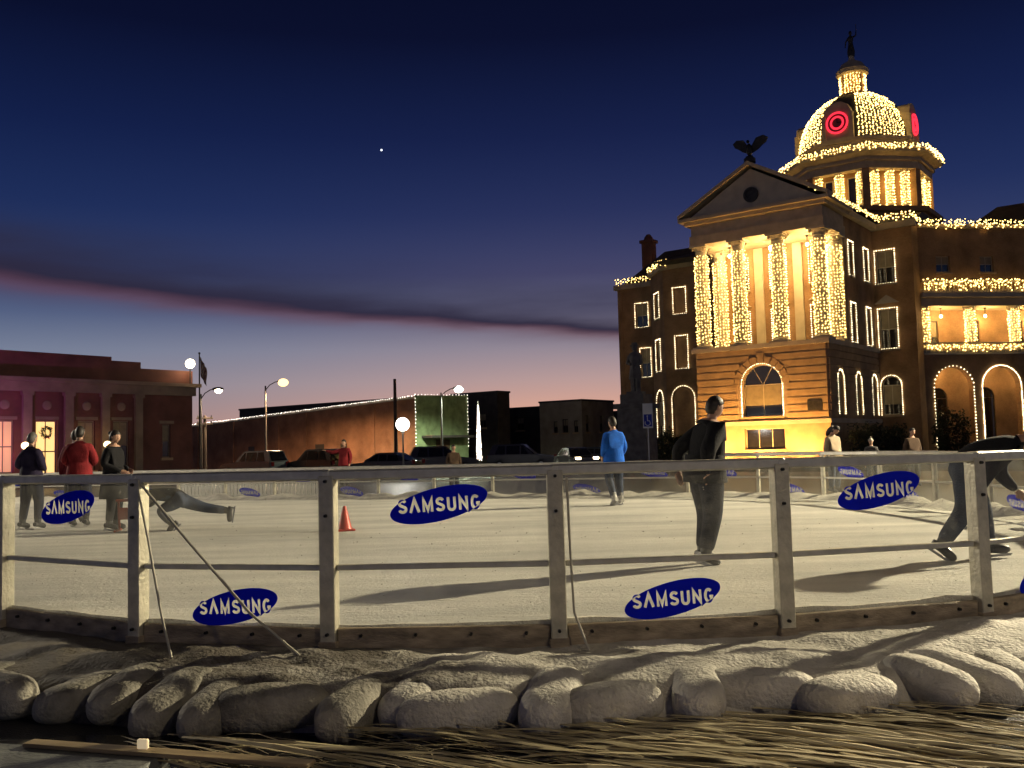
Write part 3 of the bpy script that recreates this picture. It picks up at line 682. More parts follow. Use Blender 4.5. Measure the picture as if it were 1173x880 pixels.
# --- portico base: battered plinth, rusticated courses, big arched window
arch_o = (3.33, 6.06, 3.2, 6.66, True); low_o = (3.35, 6.12, 1.0, 2.4)
q = MB(); F_front.wall(q, 0, 9.15, 0, ZL, [arch_o, low_o], .35)
sarch = [(b - .58, b + .58, 3.2, 6.05, True) for b in (2.3, 6.1, 9.8)]
F_side.wall(q, 0, 11, 0, ZL, sarch, .3); F_lside.wall(q, 0, 13.5, 0, ZL)
q.build('wall', stone, court)
F_front.window(court, arch_o, .22, mull=1); F_front.window(court, low_o, .22, mull=2, blinds=False, midrail=False)
for o in sarch: F_side.window(court, o, .18)
q = MB(); zc = 3.0; cs = 4.695; rr0 = 1.365 + .1
zi = 0
def course_mesh(face, s0, s1, z0, z1, d=.09):
    b = MB(); face.box(b, s0, s1, -d, .02, z0, z1); return b
for z0 in [2.95 + .49 * k for k in range(10)]:
    z1 = min(z0 + .40, 7.72)
    if z1 - z0 < .2: continue
    zm = (z0 + z1) / 2; sp_ = 6.66 - 1.365
    half = 1.365 + .34 if zm < sp_ else (math.sqrt(max(0, 1.95 ** 2 - (zm - sp_) ** 2)) if zm - sp_ < 1.95 else 0)
    segs = [(.06, cs - half), (cs + half, 9.09)] if half > .05 else [(.06, 9.09)]
    for a, b in segs: course_mesh(F_front, a, b, z0, z1).build('stone_course', stone, court)
    prev = .06; cuts = []
    for bc in (2.3, 6.1, 9.8):
        hs = .58 + .16 if zm < 5.47 else (math.sqrt(max(0, .76 ** 2 - (zm - 5.47) ** 2)) if zm - 5.47 < .76 else 0)
        if hs > .05: cuts.append((bc - hs, bc + hs))
    for a, b in cuts + [(10.95, 11)]:
        course_mesh(F_side, prev, a, z0, z1).build('stone_course', stone, court); prev = b
for k in range(11):                                   # voussoirs fan out round the big arch
    t0, t1 = 3.14159 * (k + .06) / 11, 3.14159 * (k + .94) / 11; sp_ = 6.66 - 1.365; ro = 1.93 if k != 5 else 2.15
    b = MB(); b.prism([F_front.p(cs + r_ * math.cos(t_), -.12, sp_ + r_ * math.sin(t_)) for r_, t_ in ((1.44, t0), (ro, t0), (ro, t1), (1.44, t1))], (0, .125, 0)); b.build('voussoir', stone, court)
b = MB(); F_front.box(b, -.12, 9.27, -.16, .2, 2.62, 2.9); b.build('belt_course', cream, court); b = MB(); F_side.box(b, .21, 11.0, -.12, .1, 2.62, 2.9); b.build('belt_course', cream, court)
b = MB(); F_front.box(b, -.22, 9.37, -.28, .2, ZL - .17, ZL + .13); b.build('ledge', cream, court); b = MB(); F_side.box(b, .21, 11., -.22, .1, ZL - .17, ZL + .13); b.build('ledge', cream, court)
b = MB(); F_front.box(b, 7.75, 8.7, -.125, -.09, 3.45, 4.15); b.build('plaque', bronze, court)
b = MB(); b.box(-9.1, -.05, .05, 4.2, ZL - .1, ZL + .11); b.build('porch_floor', conc, court)
# --- portico columns
def column(parent, c, r, z0, z1, m, pname='column'):
    h = z1 - z0; b = MB(); b.lathe([(r, z0 + .32), (r * 1.02, z0 + h * .33), (r * .85, z1 - .55)], 20, c); col = b.build(pname, m, parent, 50)
    b = MB(); b.box(c[0] - r * 1.4, c[0] + r * 1.4, c[1] - r * 1.4, c[1] + r * 1.4, z0, z0 + .14); b.lathe([(r * 1.3, z0 + .14), (r * 1.35, z0 + .2), (r * 1.12, z0 + .27), (r * 1.02, z0 + .325)], 20, c); b.build('base', m, col)
    b = MB(); b.lathe([(r * .86, z1 - .56), (r * .95, z1 - .48), (r * .9, z1 - .4), (r * 1.25, z1 - .14)], 16, c); b.box(c[0] - r * 1.38, c[0] + r * 1.38, c[1] - r * 1.38, c[1] + r * 1.38, z1 - .14, z1)
    for k in range(4):
        a = .785 + 1.5708 * k; b.ball((c[0] + r * 1.35 * math.cos(a), c[1] + r * 1.35 * math.sin(a), z1 - .24), .1, 8, 5)
    b.build('capital', m, col)
    return col
ZP0, ZP1 = ZL + .13, 15.35
pcols = [(-8.75, .62), (-6.0, .62), (-3.2, .62), (-.42, .62), (-8.75, 3.6), (-.42, 3.6)]
pname = ['leftmost front column of the portico', 'second front column of the portico from the left', 'third front column of the portico from the left', 'rightmost front column of the portico',
         'rear column at the left end of the portico', 'rear column at the right end of the portico']
for c, nm in zip(pcols, pname):
    column(court, c, .44, ZP0, ZP1, cream)
    wrap_string('warm lights wound densely round the ' + nm, c, .46, ZP0 + .3, ZP1 - .75, 30, .20, group='lights wound round portico columns')
# --- porch back wall with windows and pilasters
bwin = [(s_ - .55, s_ + .55, z0, z1) for s_ in (1.75, 4.575, 7.4) for z0, z1 in ((8.15, 10.8), (12.4, 14.7))]
q = MB(); F_back.wall(q, 0, 9.15, ZL, ZP1, bwin, .2); q.build('porch_wall', tanbrick, court)
for o in bwin: F_back.window(court, o, .1)
for s_ in (.3, 3.15, 6.0, 8.85):
    b = MB(); F_back.box(b, s_ - .32, s_ + .32, -.12, 0.02, ZP0, ZP1 - .02); b.build('pilaster', cream, court)
for s_ in (1.75, 4.575, 7.4):
    b = MB(); b.prism([F_back.p(s_ + x_, -.1, z_) for x_, z_ in ((-.75, 11.2), (.75, 11.2), (0, 11.75))], (0, .1, 0)); b.build('window_pediment', cream, court)
for i, (s_, z_) in enumerate([(s_, z_) for s_ in (1.75, 4.575, 7.4) for z_ in (0, 1)]):
    win_string(F_back, bwin[i], 'lights framing the %s window in the %s bay behind the portico columns' % (['lower', 'upper'][z_], ['left', 'middle', 'right'][i // 2]))
# --- entablature and pediment
b = MB(); b.box(-9.3, .15, -.02, 4.4, ZP1, 16.0); b.box(-9.2, .05, .08, 4.4, 16.0, 16.75); b.build('entablature', cornice_m, court)
b = MB(); b.box(-9.85, .70, -.62, 4.6, 16.98, 17.2); b.box(-9.55, .4, -.3, 4.5, 16.75, 16.98); b.build('cornice', cornice_m, court)
b = MB(); b.prism([(-9.3, -.1, 17.2), (.15, -.1, 17.2), (-4.575, -.1, 19.95)], (0, .3, 0)); ty = b.build('tympanum', cream, court)
b = MB()
for sg in (-1, 1):
    A = Vector((-4.575, -.62, 20.12)); B = Vector((-4.575 + sg * 5.3, -.62, 17.203)); up = Vector((0, 0, .26))
    b.prism([A, B, B + up, A + up], (0, 1.0, 0))
b.build('raking_cornice', cornice_m, court)
b = MB(); b.lathe([(.0, 0), (.52, 0), (.52, .12), (.36, .12), (.36, .05), (0, .05)], 24)
me = b.mesh('round_window', bronze); ow = link('round_window', me, court, (-4.575, -.11, 18.15)); ow.rotation_euler.x = rad(90)
b = MB()
for sg in (-1, 1):
    A = (-4.575, .0, 20.30); B = (-4.575 + sg * 5.25, .0, 17.36); b.add([A, B, (B[0], 18, B[2]), (A[0], 18, A[2])], [(0, 1, 2, 3)])
b.build('gable_roof', roof_m, court)
# --- arm behind portico
up_o = [(b_ - .5, b_ + .5, 12.8, 15.15) for b_ in (5.7, 9.2)]; md_o = [(b_ - .5, b_ + .5, 8.15, 10.85) for b_ in (5.7, 9.2)]
q = MB(); F_side.wall(q, 4.2, 11, ZL + .13, ZC, up_o + md_o, .25); F_lside.wall(q, 0, 9.3, ZL, ZC); q.build('upper_wall', tanbrick, court)
for o in up_o + md_o: F_side.window(court, o)
for i, o in enumerate(sarch): win_string(F_side, o, 'lights arching over the %s ground floor window along the right flank of the portico' % ordinal(i))
for i, o in enumerate(up_o): win_string(F_side, o, 'lights framing the %s top floor window on the right flank' % ['nearer', 'farther'][i])
for i, o in enumerate(md_o): win_string(F_side, o, 'lights framing the %s middle floor window on the right flank' % ['nearer', 'farther'][i])
win_string(F_front, arch_o, 'bright lights outlining the big arched window in the portico base', step=.11, r=.042)
rb_o = [(.22, 1.5, 12.8, 15.2), (.25, 1.48, 8.0, 10.9), (.2, 1.54, 3.2, 6.0, True)]
q = MB(); F_rbay.wall(q, 0, 2.8, 0, ZC, rb_o, .25); F_rret.wall(q, 0, 1.7, 0, ZC); q.build('bay_wall', tanbrick, court)
for o, nm in zip(rb_o, ('upper', 'middle', 'arched ground floor')):
    F_rbay.window(court, o); win_string(F_rbay, o, 'lights framing the %s window of the narrow bay right of the portico' % nm)
b = MB(); b.prism([F_rbay.p(.86 + x_, -.12, z_) for x_, z_ in ((-.85, 11.35), (.85, 11.35), (0, 11.95))], (0, .12, 0)); b.build('window_pediment', cream, court)
# --- left bay, angled wall and west wing
lb_o = [(1.0, 2.1, 12.7, 14.95), (1.05, 2.12, 7.95, 10.75), (.55, 2.6, 2.0, 6.4, True), (4.3, 5.4, 12.7, 14.95), (4.3, 5.4, 7.95, 10.75)]
q = MB(); F_lbay.wall(q, 0, 9.45, 0, ZC, lb_o, .3); q.build('bay_wall', tanbrick, court)
for o, nm in zip(lb_o, ('upper', 'middle', 'arched doorway', 'hidden upper', 'hidden middle')):
    F_lbay.window(court, o)
    if 'hidden' not in nm: win_string(F_lbay, o, 'lights framing the %s of the bay left of the portico' % (nm if 'door' in nm else nm + ' window'))
dl_o = [(1.2, 2.5, 12.7, 14.95), (1.2, 2.5, 7.95, 10.75), (.9, 2.9, 2.0, 6.2, True)]
q = MB(); F_dL.wall(q, 0, 3.818, 0, ZC, dl_o, .3); q.build('angled_wall', tanbrick, court)
for o, nm in zip(dl_o, ('upper window', 'middle window', 'arched opening')):
    F_dL.window(court, o, lit=None); win_string(F_dL, o, 'lights framing the narrow %s on the angled wall at left' % nm)
we_o = [(1.95, 3.25, 12.8, 15.1), (2.35, 3.4, 7.95, 10.7)]
q = MB(); F_west.wall(q, 0, 6.2, 0, ZC, we_o, .3); F_wend.wall(q, 0, 14, 0, ZC); q.build('wing_wall', tanbrick, court)
for o, nm in zip(we_o, ('upper', 'middle')):
    F_west.window(court, o); win_string(F_west, o, 'lights framing the %s window of the far left wing' % nm)
b = MB(); F_west.box(b, .0, .5, -.06, .0, 0, ZC); b.build('corner_pilaster', tanbrick, court)
# --- diagonal loggia at right
LD = 2.4; TT = 13.0
arches = [(c_ - 1.5, c_ + 1.5, .3, 6.6, True) for c_ in (2.2, 6.0, 9.8)]
q = MB(); F_dR.wall(q, 0, TT, 0, 7.5, arches, .5); q.build('arcade_wall', tanbrick, court)
b = MB(); F_dR.box(b, 0, TT, 0, LD, 7.5, 7.8); b.build('loggia_floor', conc, court)
b = MB(); F_dR.box(b, 0, TT, -.02, LD, 11.1, 12.35); b.build('loggia_beam', cornice_m, court)
b = MB(); F_dR.box(b, -.1, TT, -.4, LD, 11.7, 12.0); b.build('loggia_cornice', cream, court)
doors = [(c_ - .6, c_ + .6, 7.82, 10.3) for c_ in (2.15, 5.55, 9.2)]; gdoors = [(c_ - .8, c_ + .8, .3, 5.2, True) for c_ in (2.4, 6.3, 10.1)]
Fb = Face(F_dR.p(0, LD, 0)[:2], (1, 1))
q = MB(); Fb.wall(q, 0, TT, 0, 11.1, doors + gdoors, .2); q.build('loggia_wall', tanbrick, court)
for o in doors: Fb.window(court, o, .08, fm=darkframe, sill=False)
for o in gdoors:
    dd = Fb.window(court, o, .08, fm=darkframe, sill=False, blinds=False)
att = [(c_ - .55, c_ + .55, 13.6, 14.8) for c_ in (1.9, 5.4, 9.0)]
q = MB(); F_dR.wall(q, 0, TT, 12.35, ZC, att, .25); q.build('attic_wall', tanbrick, court)
for o in att: F_dR.window(court, o)
for c_ in (.42, 4.1, 7.65, 11.3):
    x_, y_, _ = F_dR.p(c_, .45, 0); column(court, (x_, y_), .30, 7.8, 11.1, cream)
for c_, nm in zip((.42, 4.1, 7.65), ('left', 'middle', 'right')):
    x_, y_, _ = F_dR.p(c_, .45, 0); wrap_string('lights wound round the %s column of the balcony loggia' % nm, (x_, y_), .34, 8.0, 10.9, 15, .12, group='lights wound round loggia columns')
for i, o in enumerate(arches[:2]):
    win_string(F_dR, o, 'lights arching over the %s ground floor arcade opening at right' % ['left', 'right'][i], step=[.22, .10][i], r=.045)
def baluster_rail(f, s0, s1, d, z0, z1):
    b = MB(); f.box(b, s0, s1, d, d + .2, z1 - .15, z1); f.box(b, s0, s1, d, d + .2, z0, z0 + .12); r_ = b.build('balustrade', cream, court)
    bm_ = MB(); bm_.lathe([(.05, 0), (.075, (z1 - z0 - .27) * .35), (.045, (z1 - z0 - .27) * .8), (.06, z1 - z0 - .27)], 8); me = bm_.mesh('baluster', cream, 50)
    n = int((s1 - s0) / .33)
    for i in range(n): link('baluster', me, r_, f.p(s0 + .16 + i * .33, d + .1, z0 + .12))
baluster_rail(F_dR, 0.05, TT, -.3, 12.05, 12.95); baluster_rail(F_dR, .05, TT, -.05, 7.5, 8.4)
fr_ = F_dR.p
band_string('garland of lights along the balustrade above the loggia', [fr_(.05, -.36, 13.05), fr_(TT, -.36, 13.05)], .85, .75, r=.05)
band_string('garland of lights along the balcony rail below the loggia columns', [fr_(.3, -.1, 8.25), fr_(TT, -.1, 8.25)], .55, .8, r=.05)
band_string('garland of lights along the roof edge above the loggia', [fr_(.1, -.3, 17.5), fr_(TT, -.3, 17.5)], .75, .75, r=.05)
band_string('lights dropping from bay roof to loggia roof', [(2.95, 10.7, 17.75), (3.1, 12.6, 17.5)], .5, .8, r=.05)
band_string('garland along the roof edge of the bay right of the portico', [(.5, 10.7, 17.85), (2.95, 10.7, 17.85)], .6, .8, r=.05)
band_string('garland climbing the right slope and eave of the portico roof', [(-1.7, .3, 18.85), (.5, .3, 17.62), (.55, 10.7, 17.75)], .42, .8, r=.045)
band_string('garland along the roof edge of the left bay', [(-18.8, 13.2, 17.6), (-9.3, 13.2, 17.6)], .62, .75, r=.05)
band_string('short garland on the angled roof edge at left', [(-21.5, 16.0, 17.6), (-18.8, 13.2, 17.6)], .62, .5, r=.05)
band_string('garland along the roof edge of the far left wing', [(-27.2, 19.8, 17.75), (-21.6, 19.8, 17.75)], .62, .75, r=.05)
for f_, a_ in ((F_rbay, (-.1, 3.1, -.3, .3, 16.75, 17.2)), (F_side, (4.6, 11.0, -.45, .3, 16.8, 17.2)), (F_dR, (0, TT, -.25, .3, 16.85, 17.15)),
              (F_lbay, (-.2, 9.4, -.3, .3, 16.7, 17.15)), (F_dL, (.1, 3.6, -.3, .3, 16.72, 17.13)), (F_west, (-.3, 6., -.3, .3, 16.7, 17.15))):
    b = MB(); f_.box(b, *a_); b.build('cornice', cornice_m, court)
# --- east wing beyond the loggia
F_east = Face((12.0, 24.0), (1, 0)); F_eend = Face((26.0, 24.0), (0, 1))
ea_o = [(c_ - .6, c_ + .6, z0, z1) for c_ in (3.2, 7., 10.8) for z0, z1 in ((12.8, 15.1), (7.95, 10.7))] + [(c_ - .65, c_ + .65, 3.2, 6.0, True) for c_ in (3.2, 7., 10.8)]
q = MB(); F_east.wall(q, 0, 14, 0, ZC, ea_o, .25); F_eend.wall(q, 0, 13.6, 0, ZC); q.build('wing_wall', tanbrick, court)
for o in ea_o: F_east.window(court, o)
b = MB(); F_east.box(b, .2, 14.3, -.3, .3, 16.7, 17.15); b.build('cornice', cornice_m, court)
# --- roofs
b = MB()
def frustum(mb, x0, x1, y0, y1, z0, X0, X1, Y0, Y1, z1):
    mb.add([(x0, y0, z0), (x1, y0, z0), (x1, y1, z0), (x0, y1, z0), (X0, Y0, z1), (X1, Y0, z1), (X1, Y1, z1), (X0, Y1, z1)], [(0, 1, 5, 4), (1, 2, 6, 5), (2, 3, 7, 6), (3, 0, 4, 7), (4, 5, 6, 7), (3, 2, 1, 0)])
frustum(b, -18.3, 2.7, 11.2, 40, 17.05, -12, 2.0, 18, 34, 19.2)
frustum(b, -26.8, -18, 20.2, 34, 17.08, -23.5, -17, 23.5, 31, 20.6)
frustum(b, 2.6, 26, 21.5, 38, 17.02, 6, 22, 26, 34, 20.4)
b.build('roof', roof_m, court)
q = MB(); q.box(-18.2, 2.6, 13.6, 40, 0, 17.04); q.box(-26.7, -18.2, 20.4, 33.8, 0, 17.04); q.box(2.6, 26, 24.5, 37.5, 0, 17.0); q.build('inner_mass', tanbrick, court)
ch = MB(); ch.box(-25.6, -24.5, 22.6, 23.6, 17.2, 21.6); ch.box(-25.75, -24.35, 22.45, 23.75, 21.6, 21.9); ch.lathe([(.5, 21.9), (.42, 22.2), (.2, 22.5), (0, 22.55)], 10, (-25.05, 23.1)); ch.build('chimney', redbrick, court)
# --- drum and dome
DX, DY = -4.575, 24.0
def octp(r, z, off=22.5): return [(DX + r * math.cos(rad(off + 45 * k)), DY + r * math.sin(rad(off + 45 * k)), z) for k in range(8)]
def ocyl(mb, prof):
    vs = [p for r, z in prof for p in octp(r, z)]
    mb.add(vs, [(j * 8 + i, j * 8 + (i + 1) % 8, (j + 1) * 8 + (i + 1) % 8, (j + 1) * 8 + i) for j in range(len(prof) - 1) for i in range(8)] + [tuple(range(7, -1, -1)), tuple(range(len(vs) - 8, len(vs)))])
b = MB(); ocyl(b, [(6.5, 15), (6.5, 19.9), (6.8, 20.0), (6.8, 20.4), (6.2, 20.5)]); b.build('drum_base', tanbrick, court)
b = MB(); ocyl(b, [(5.2, 20.45), (5.2, 23.75)]); b.build('drum', tanbrick, court)
b = MB(); ocyl(b, [(6.1, 23.7), (6.1, 24.3), (6.35, 24.35), (6.35, 24.6), (7.0, 24.9), (7.1, 25.15), (7.0, 25.25), (5.4, 25.35)]); b.build('drum_cornice', cornice_m, court)
for k in range(8):
    p = octp(5.75, 20.5)[k]; bb_ = MB(); bb_.lathe([(.42, 20.42), (.42, 23.72)], 4, (p[0], p[1]), rad(22.5 + 45 * k) + .785, rad(22.5 + 45 * k) + .785 + 6.283185); bb_.build('drum_pier', tanbrick, court)
    a = rad(45 * k); nrm = (math.cos(a), math.sin(a)); dx = (-nrm[1], nrm[0]); ap = 5.2 * math.cos(rad(22.5))
    fc = Face((DX + nrm[0] * ap, DY + nrm[1] * ap), dx)
    vis = k in (5, 6, 7, 0)
    if k % 2 == 0:
        for s_ in (-.95, .95):
            b = MB(); fc.box(b, s_ - .36, s_ + .36, -.05, .02, 20.75, 23.3); wd = b.build('drum_window', frame_m, court); b = MB(); fc.box(b, s_ - .28, s_ + .28, -.062, -.052, 20.85, 23.2); b.build('pane', glass_d, wd)
        cs_ = (-1.75, 0, 1.75)
    else: cs_ = (-1.35, 0, 1.35)
    nmk = {5: 'left angled', 6: 'front', 7: 'right angled', 0: 'right'}.get(k, 'rear')
    for j, s_ in enumerate(cs_):
        x_, y_, _ = fc.p(s_, -.36, 0); column(court, (x_, y_), .2, 20.5, 23.7, cream, 'drum_column')
        if vis: wrap_string('lights round the %s column on the %s face of the dome drum' % (['left', 'middle', 'right'][j], nmk), (x_, y_), .3, 20.7, 23.5, 12, .12, group='lights on the drum columns', r=.05)
b = MB(); ocyl(b, [(5.25, 25.3), (5.25, 26.3), (5.45, 26.4), (5.45, 26.65), (4.9, 26.75)]); b.build('attic_drum', cornice_m, court)
prof = [(4.75 * math.cos(rad(a_)) ** .9 if a_ < 76 else 1.3, 26.7 + 5.1 * math.sin(rad(a_))) for a_ in (0, 8, 16, 24, 32, 40, 48, 56, 64, 71, 76)] + [(0, 31.8)]
b = MB(); b.lathe(prof, 32, (DX, DY)); b.build('dome', roof_m, court, 50)
def dome_r(z):
    for (r0, z0), (r1, z1) in zip(prof, prof[1:]):
        if z0 <= z <= z1: return r0 + (r1 - r0) * (z - z0) / max(1e-6, z1 - z0)
    return 1.2
poly = octp(7.12, 25.55); poly.append(poly[0])
band_string('thick garland of lights round the cornice under the dome', poly, .55, .9, r=.055)
dn = {5: 'left', 7: 'right', 1: 'rear right', 3: 'rear left'}
for k in (5, 7, 1, 3):                                 # light nets between the clock dormers
    a0 = rad(45 * k); P = []; Wr = []
    for i in range(-7, 8):
        aa = a0 + rad(25.) * i / 7; ln = []
        for j in range(26):
            z_ = 26.9 + 4.5 * j / 25; 
            if abs(i) / 7 > 1.0 - .0 * j: continue
            r_ = dome_r(z_) + .06; p = (DX + r_ * math.cos(aa), DY + r_ * math.sin(aa), z_); ln.append(p)
            if k in (5, 7): P.append(p)
            elif j % 2: P.append(p)
        Wr.append(ln)
    cstring('net of lights over the %s quarter of the dome' % dn[k], Wr, P, name='light_net', r=.062, jit=.06)
for k in (4, 6, 0, 2):                                 # clock dormers
    a = rad(45 * k); nrm = (math.cos(a), math.sin(a)); fc = Face((DX + nrm[0] * 4.55, DY + nrm[1] * 4.55), (-nrm[1], nrm[0]))
    b = MB(); fc.box(b, -1.15, 1.15, -.35, 3.0, 26.6, 29.0)
    b.prism([fc.p(x_, -.35, z_) for x_, z_ in ((-1.15, 29.0), (1.15, 29.0), (.9, 29.6), (.35, 29.95), (-.35, 29.95), (-.9, 29.6))], Vector((fc.inn[0], fc.inn[1], 0)) * 3.2)
    fc.box(b, -1.35, 1.35, -.5, -.2, 26.6, 26.85); fc.box(b, -1.3, -.95, -.45, -.1, 26.85, 28.9); fc.box(b, .95, 1.3, -.45, -.1, 26.85, 28.9)
    do = b.build('clock_dormer', cornice_m, court)
    for rr_, nm in ((.86, 'clock_ring'), (.5, 'clock_ring')):
        b = MB(); n = 32; vs = []; fs = []
        for i in range(n):
            for j in range(6):
                th_ = 6.28319 * i / n; ph = 6.28319 * j / 6; rt_ = rr_ + .085 * math.cos(ph); vs.append(fc.p(rt_ * math.cos(th_), -.45 + .085 * math.sin(ph), 28.15 + rt_ * math.sin(th_)))
        for i in range(n):
            for j in range(6): fs.append((i * 6 + j, ((i + 1) % n) * 6 + j, ((i + 1) % n) * 6 + (j + 1) % 6, i * 6 + (j + 1) % 6))
        b.add(vs, fs); b.build(nm, bulbred, do)
    b = MB(); b.prism([fc.p(.8 * math.cos(6.28319 * i / 24), -.39, 28.15 + .8 * math.sin(6.28319 * i / 24)) for i in range(24)], Vector((fc.inn[0], fc.inn[1], 0)) * .035); b.build('clock_face', mat('clock_face', (.12, .05, .05), .5), do)
    b = MB(); fc.box(b, -.03, .03, -.42, -.395, 28.15, 28.75); fc.box(b, 0, .4, -.44, -.42, 28.12, 28.18); b.build('clock_hands', bolt_m, do)
# --- lantern, cap and figure of a woman on top
b = MB(); b.lathe([(1.35, 31.5), (1.35, 31.85), (1.0, 31.9), (1.0, 33.6)], 12, (DX, DY)); b.build('lantern', tanbrick, court, 30)
b = MB(); b.lathe([(1.0, 33.55), (1.35, 33.75), (1.4, 34.1), (1.25, 34.2), (.9, 34.75), (.3, 35.1), (.22, 35.5), (0, 35.5)], 16, (DX, DY)); b.build('lantern_cap', cornice_m, court, 40)
Wr = []; P = []
for i in range(26):
    if i % 7 == 3: continue
    aa = 6.28319 * i / 26; ln = [(DX + 1.08 * math.cos(aa), DY + 1.08 * math.sin(aa), 31.95 + 1.6 * j / 10) for j in range(11)]; Wr.append(ln); P += ln
cstring('net of lights round the lantern on top of the dome', Wr, P, name='light_net', r=.06, jit=.05)
b = MB(); c_ = (DX, DY)
b.lathe([(.30, 35.5), (.34, 35.9), (.24, 36.4), (.19, 36.75), (.25, 37.05), (.23, 37.25), (.09, 37.38), (.085, 37.45), (.14, 37.55), (.14, 37.7), (.06, 37.82), (0, 37.84)], 12, c_)
b.tube([(DX + .2, DY, 37.2), (DX + .48, DY, 37.3), (DX + .52, DY, 37.75)], [.08, .06, .04], 6); b.tube([(DX - .2, DY, 37.2), (DX - .42, DY, 36.9), (DX - .5, DY, 36.4)], [.08, .06, .04], 6)
b.tube([(DX + .52, DY, 37.4), (DX + .52, DY, 38.3)], .025, 6)
b.build('rooftop_figure', bronze, court, 60)
# --- eagle over the pediment
b = MB(); ex, ey, ez = -4.575, -.1, 20.38
b.lathe([(.4, 0), (.4, .25), (.28, .3), (.26, .4), (0, .4)], 10); b.v = [(x + ex, y + ey, z + ez) for x, y, z in b.v]
b.ball((ex, ey, ez + .85), (.2, .28, .45), 10, 8); b.ball((ex, ey - .18, ez + 1.38), (.11, .15, .12), 8, 6); b.tube([(ex, ey - .28, ez + 1.36), (ex, ey - .44, ez + 1.28)], [.05, .01], 5)
for sg in (-1, 1):
    W_ = [(sg * .12, .1, 1.15), (sg * .45, .12, 1.65), (sg * .95, .16, 1.75), (sg * 1.25, .2, 1.55), (sg * 1.1, .2, 1.25), (sg * .85, .18, 1.1), (sg * .55, .15, .85), (sg * .15, .1, .65)]
    b.prism([(ex + x, ey + y, ez + z) for x, y, z in W_], (0, .09, 0))
b.prism([(ex - .15, ey + .15, ez + .5), (ex + .15, ey + .15, ez + .5), (ex + .25, ey + .4, ez + .02), (ex - .25, ey + .4, ez + .02)], (0, .06, 0))
b.build('eagle', bronze, court, 40)
# --- lamps of the courthouse
def fixture(name, label, cat, loc, mesh_fn, group=None):
    r = thing(name, label, cat, loc, CROT, group); mesh_fn(r); return r
def uplight(label, a, b_, aim, power):
    p = chw(a, b_, 0); r = thing('ground_floodlight', label, 'floodlight', p, CROT, 'floodlights at the foot of the portico')
    q = MB(); q.bbox(-.14, .14, -.08, .08, .12, .34, .01); q.build('housing', polemat, r)
    q = MB(); q.tube([(0, 0, 0), (0, 0, .12)], .03, 8); q.build('stem', polemat, r)
    q = MB(); q.box(-.12, .12, .082, .09, .14, .32); q.build('lens', lampsod, r)
    light('uplight', 'SPOT', r, (0, .12, .24), power, (1., .50, .13), .12, aim, 130, .7)
uplight('small floodlight on the lawn under the left half of the portico base', -7.6, -2.1, (0.3, 2.1, 3.2), 2600)
uplight('small floodlight on the lawn under the middle of the portico base', -4.6, -2.2, (0, 2.2, 2.6), 2600)
uplight('small floodlight on the lawn under the right half of the portico base', -1.6, -2.1, (-.3, 2.1, 3.2), 2600)
def lantern(label, a, b_, z, power, r=.17, col=(1., .62, .24), m=None):
    p = chw(a, b_, z); t_ = thing('ceiling_lantern', label, 'lantern', p, CROT)
    q = MB(); q.tube([(0, 0, .55), (0, 0, r)], .02, 6); q.lathe([(.1, .55), (.1, .6), (0, .6)], 10); q.build('stem', bronze, t_)
    q = MB(); q.ball((0, 0, 0), r, 14, 8); q.build('globe', m or lampglass, t_, 60)
    light('lantern_light', 'POINT', t_, (0, 0, -r - .06), power, col, .12)
lantern('glowing globe hanging under the portico ceiling between the middle columns', -4.1, 1.9, 14.75, 900, .2)
lantern('second portico lantern behind the left columns', -7.4, 2.4, 14.75, 420, .12)
lantern('portico lantern behind the right columns', -1.8, 2.4, 14.75, 420, .12)
for c_, nm in ((2.3, 'left'), (5.9, 'middle'), (9.6, 'right')):
    x_, y_, _ = F_dR.p(c_, 1.25, 0); lantern('%s lantern in the upper loggia' % nm, x_, y_, 10.5, 330, .11)
    x_, y_, _ = F_dR.p(c_, 1.3, 0); lantern('%s lantern in the ground floor arcade' % nm, x_, y_, 6.7, 150, .11)

# ================================================================== BUILDINGS ACROSS THE STREET
po_stone = mat('weathered_limestone', (.27, .20, .13), .8, .2, 1.2, .3, 20.)
# --- post office, facade along the left street
PO = thing('post_office', 'red brick classical building with pale pilasters at the far left', 'building', (-20.4, 60., 0), rad(53))
fP = Face((-26, 0), (1, 0))
def px_(s_): return 26 - s_
wins = [(px_(c_) - .52, px_(c_) + .52, .9, 3.75) for c_ in (4.85, 7.0, 11.6, 13.9, 16.2)]
dr = (px_(9.3) - .6, px_(9.3) + .6, .3, 3.75); nar = (px_(1.85) - .28, px_(1.85) + .28, 1.5, 3.55)
q = MB(); fP.wall(q, 0, 26, 0, 6.0, wins + [dr, nar], .25); Face((0, 0), (0, 1)).wall(q, 0, 14, 0, 6.0); q.build('wall', redbrick, PO)
for i, o in enumerate(wins): fP.window(PO, o, .14, fm=po_stone, lit=litwin if i in (2, 3) else None, mull=1)
fP.window(PO, nar, .1, fm=po_stone, mull=0)
w = fP.window(PO, dr, .14, fm=po_stone, lit=emat('lit_doorway', (1., .62, .22), 1.3), sill=False); w.name = 'door'
b = MB(); vs = []; fs = []
wr = thing('wreath', 'round green wreath hanging on the lit post office door', 'wreath', tuple(PO.matrix_basis @ Vector((-9.3, 0, 0))), rad(53))
q = MB()
rr_ = random.Random(5)
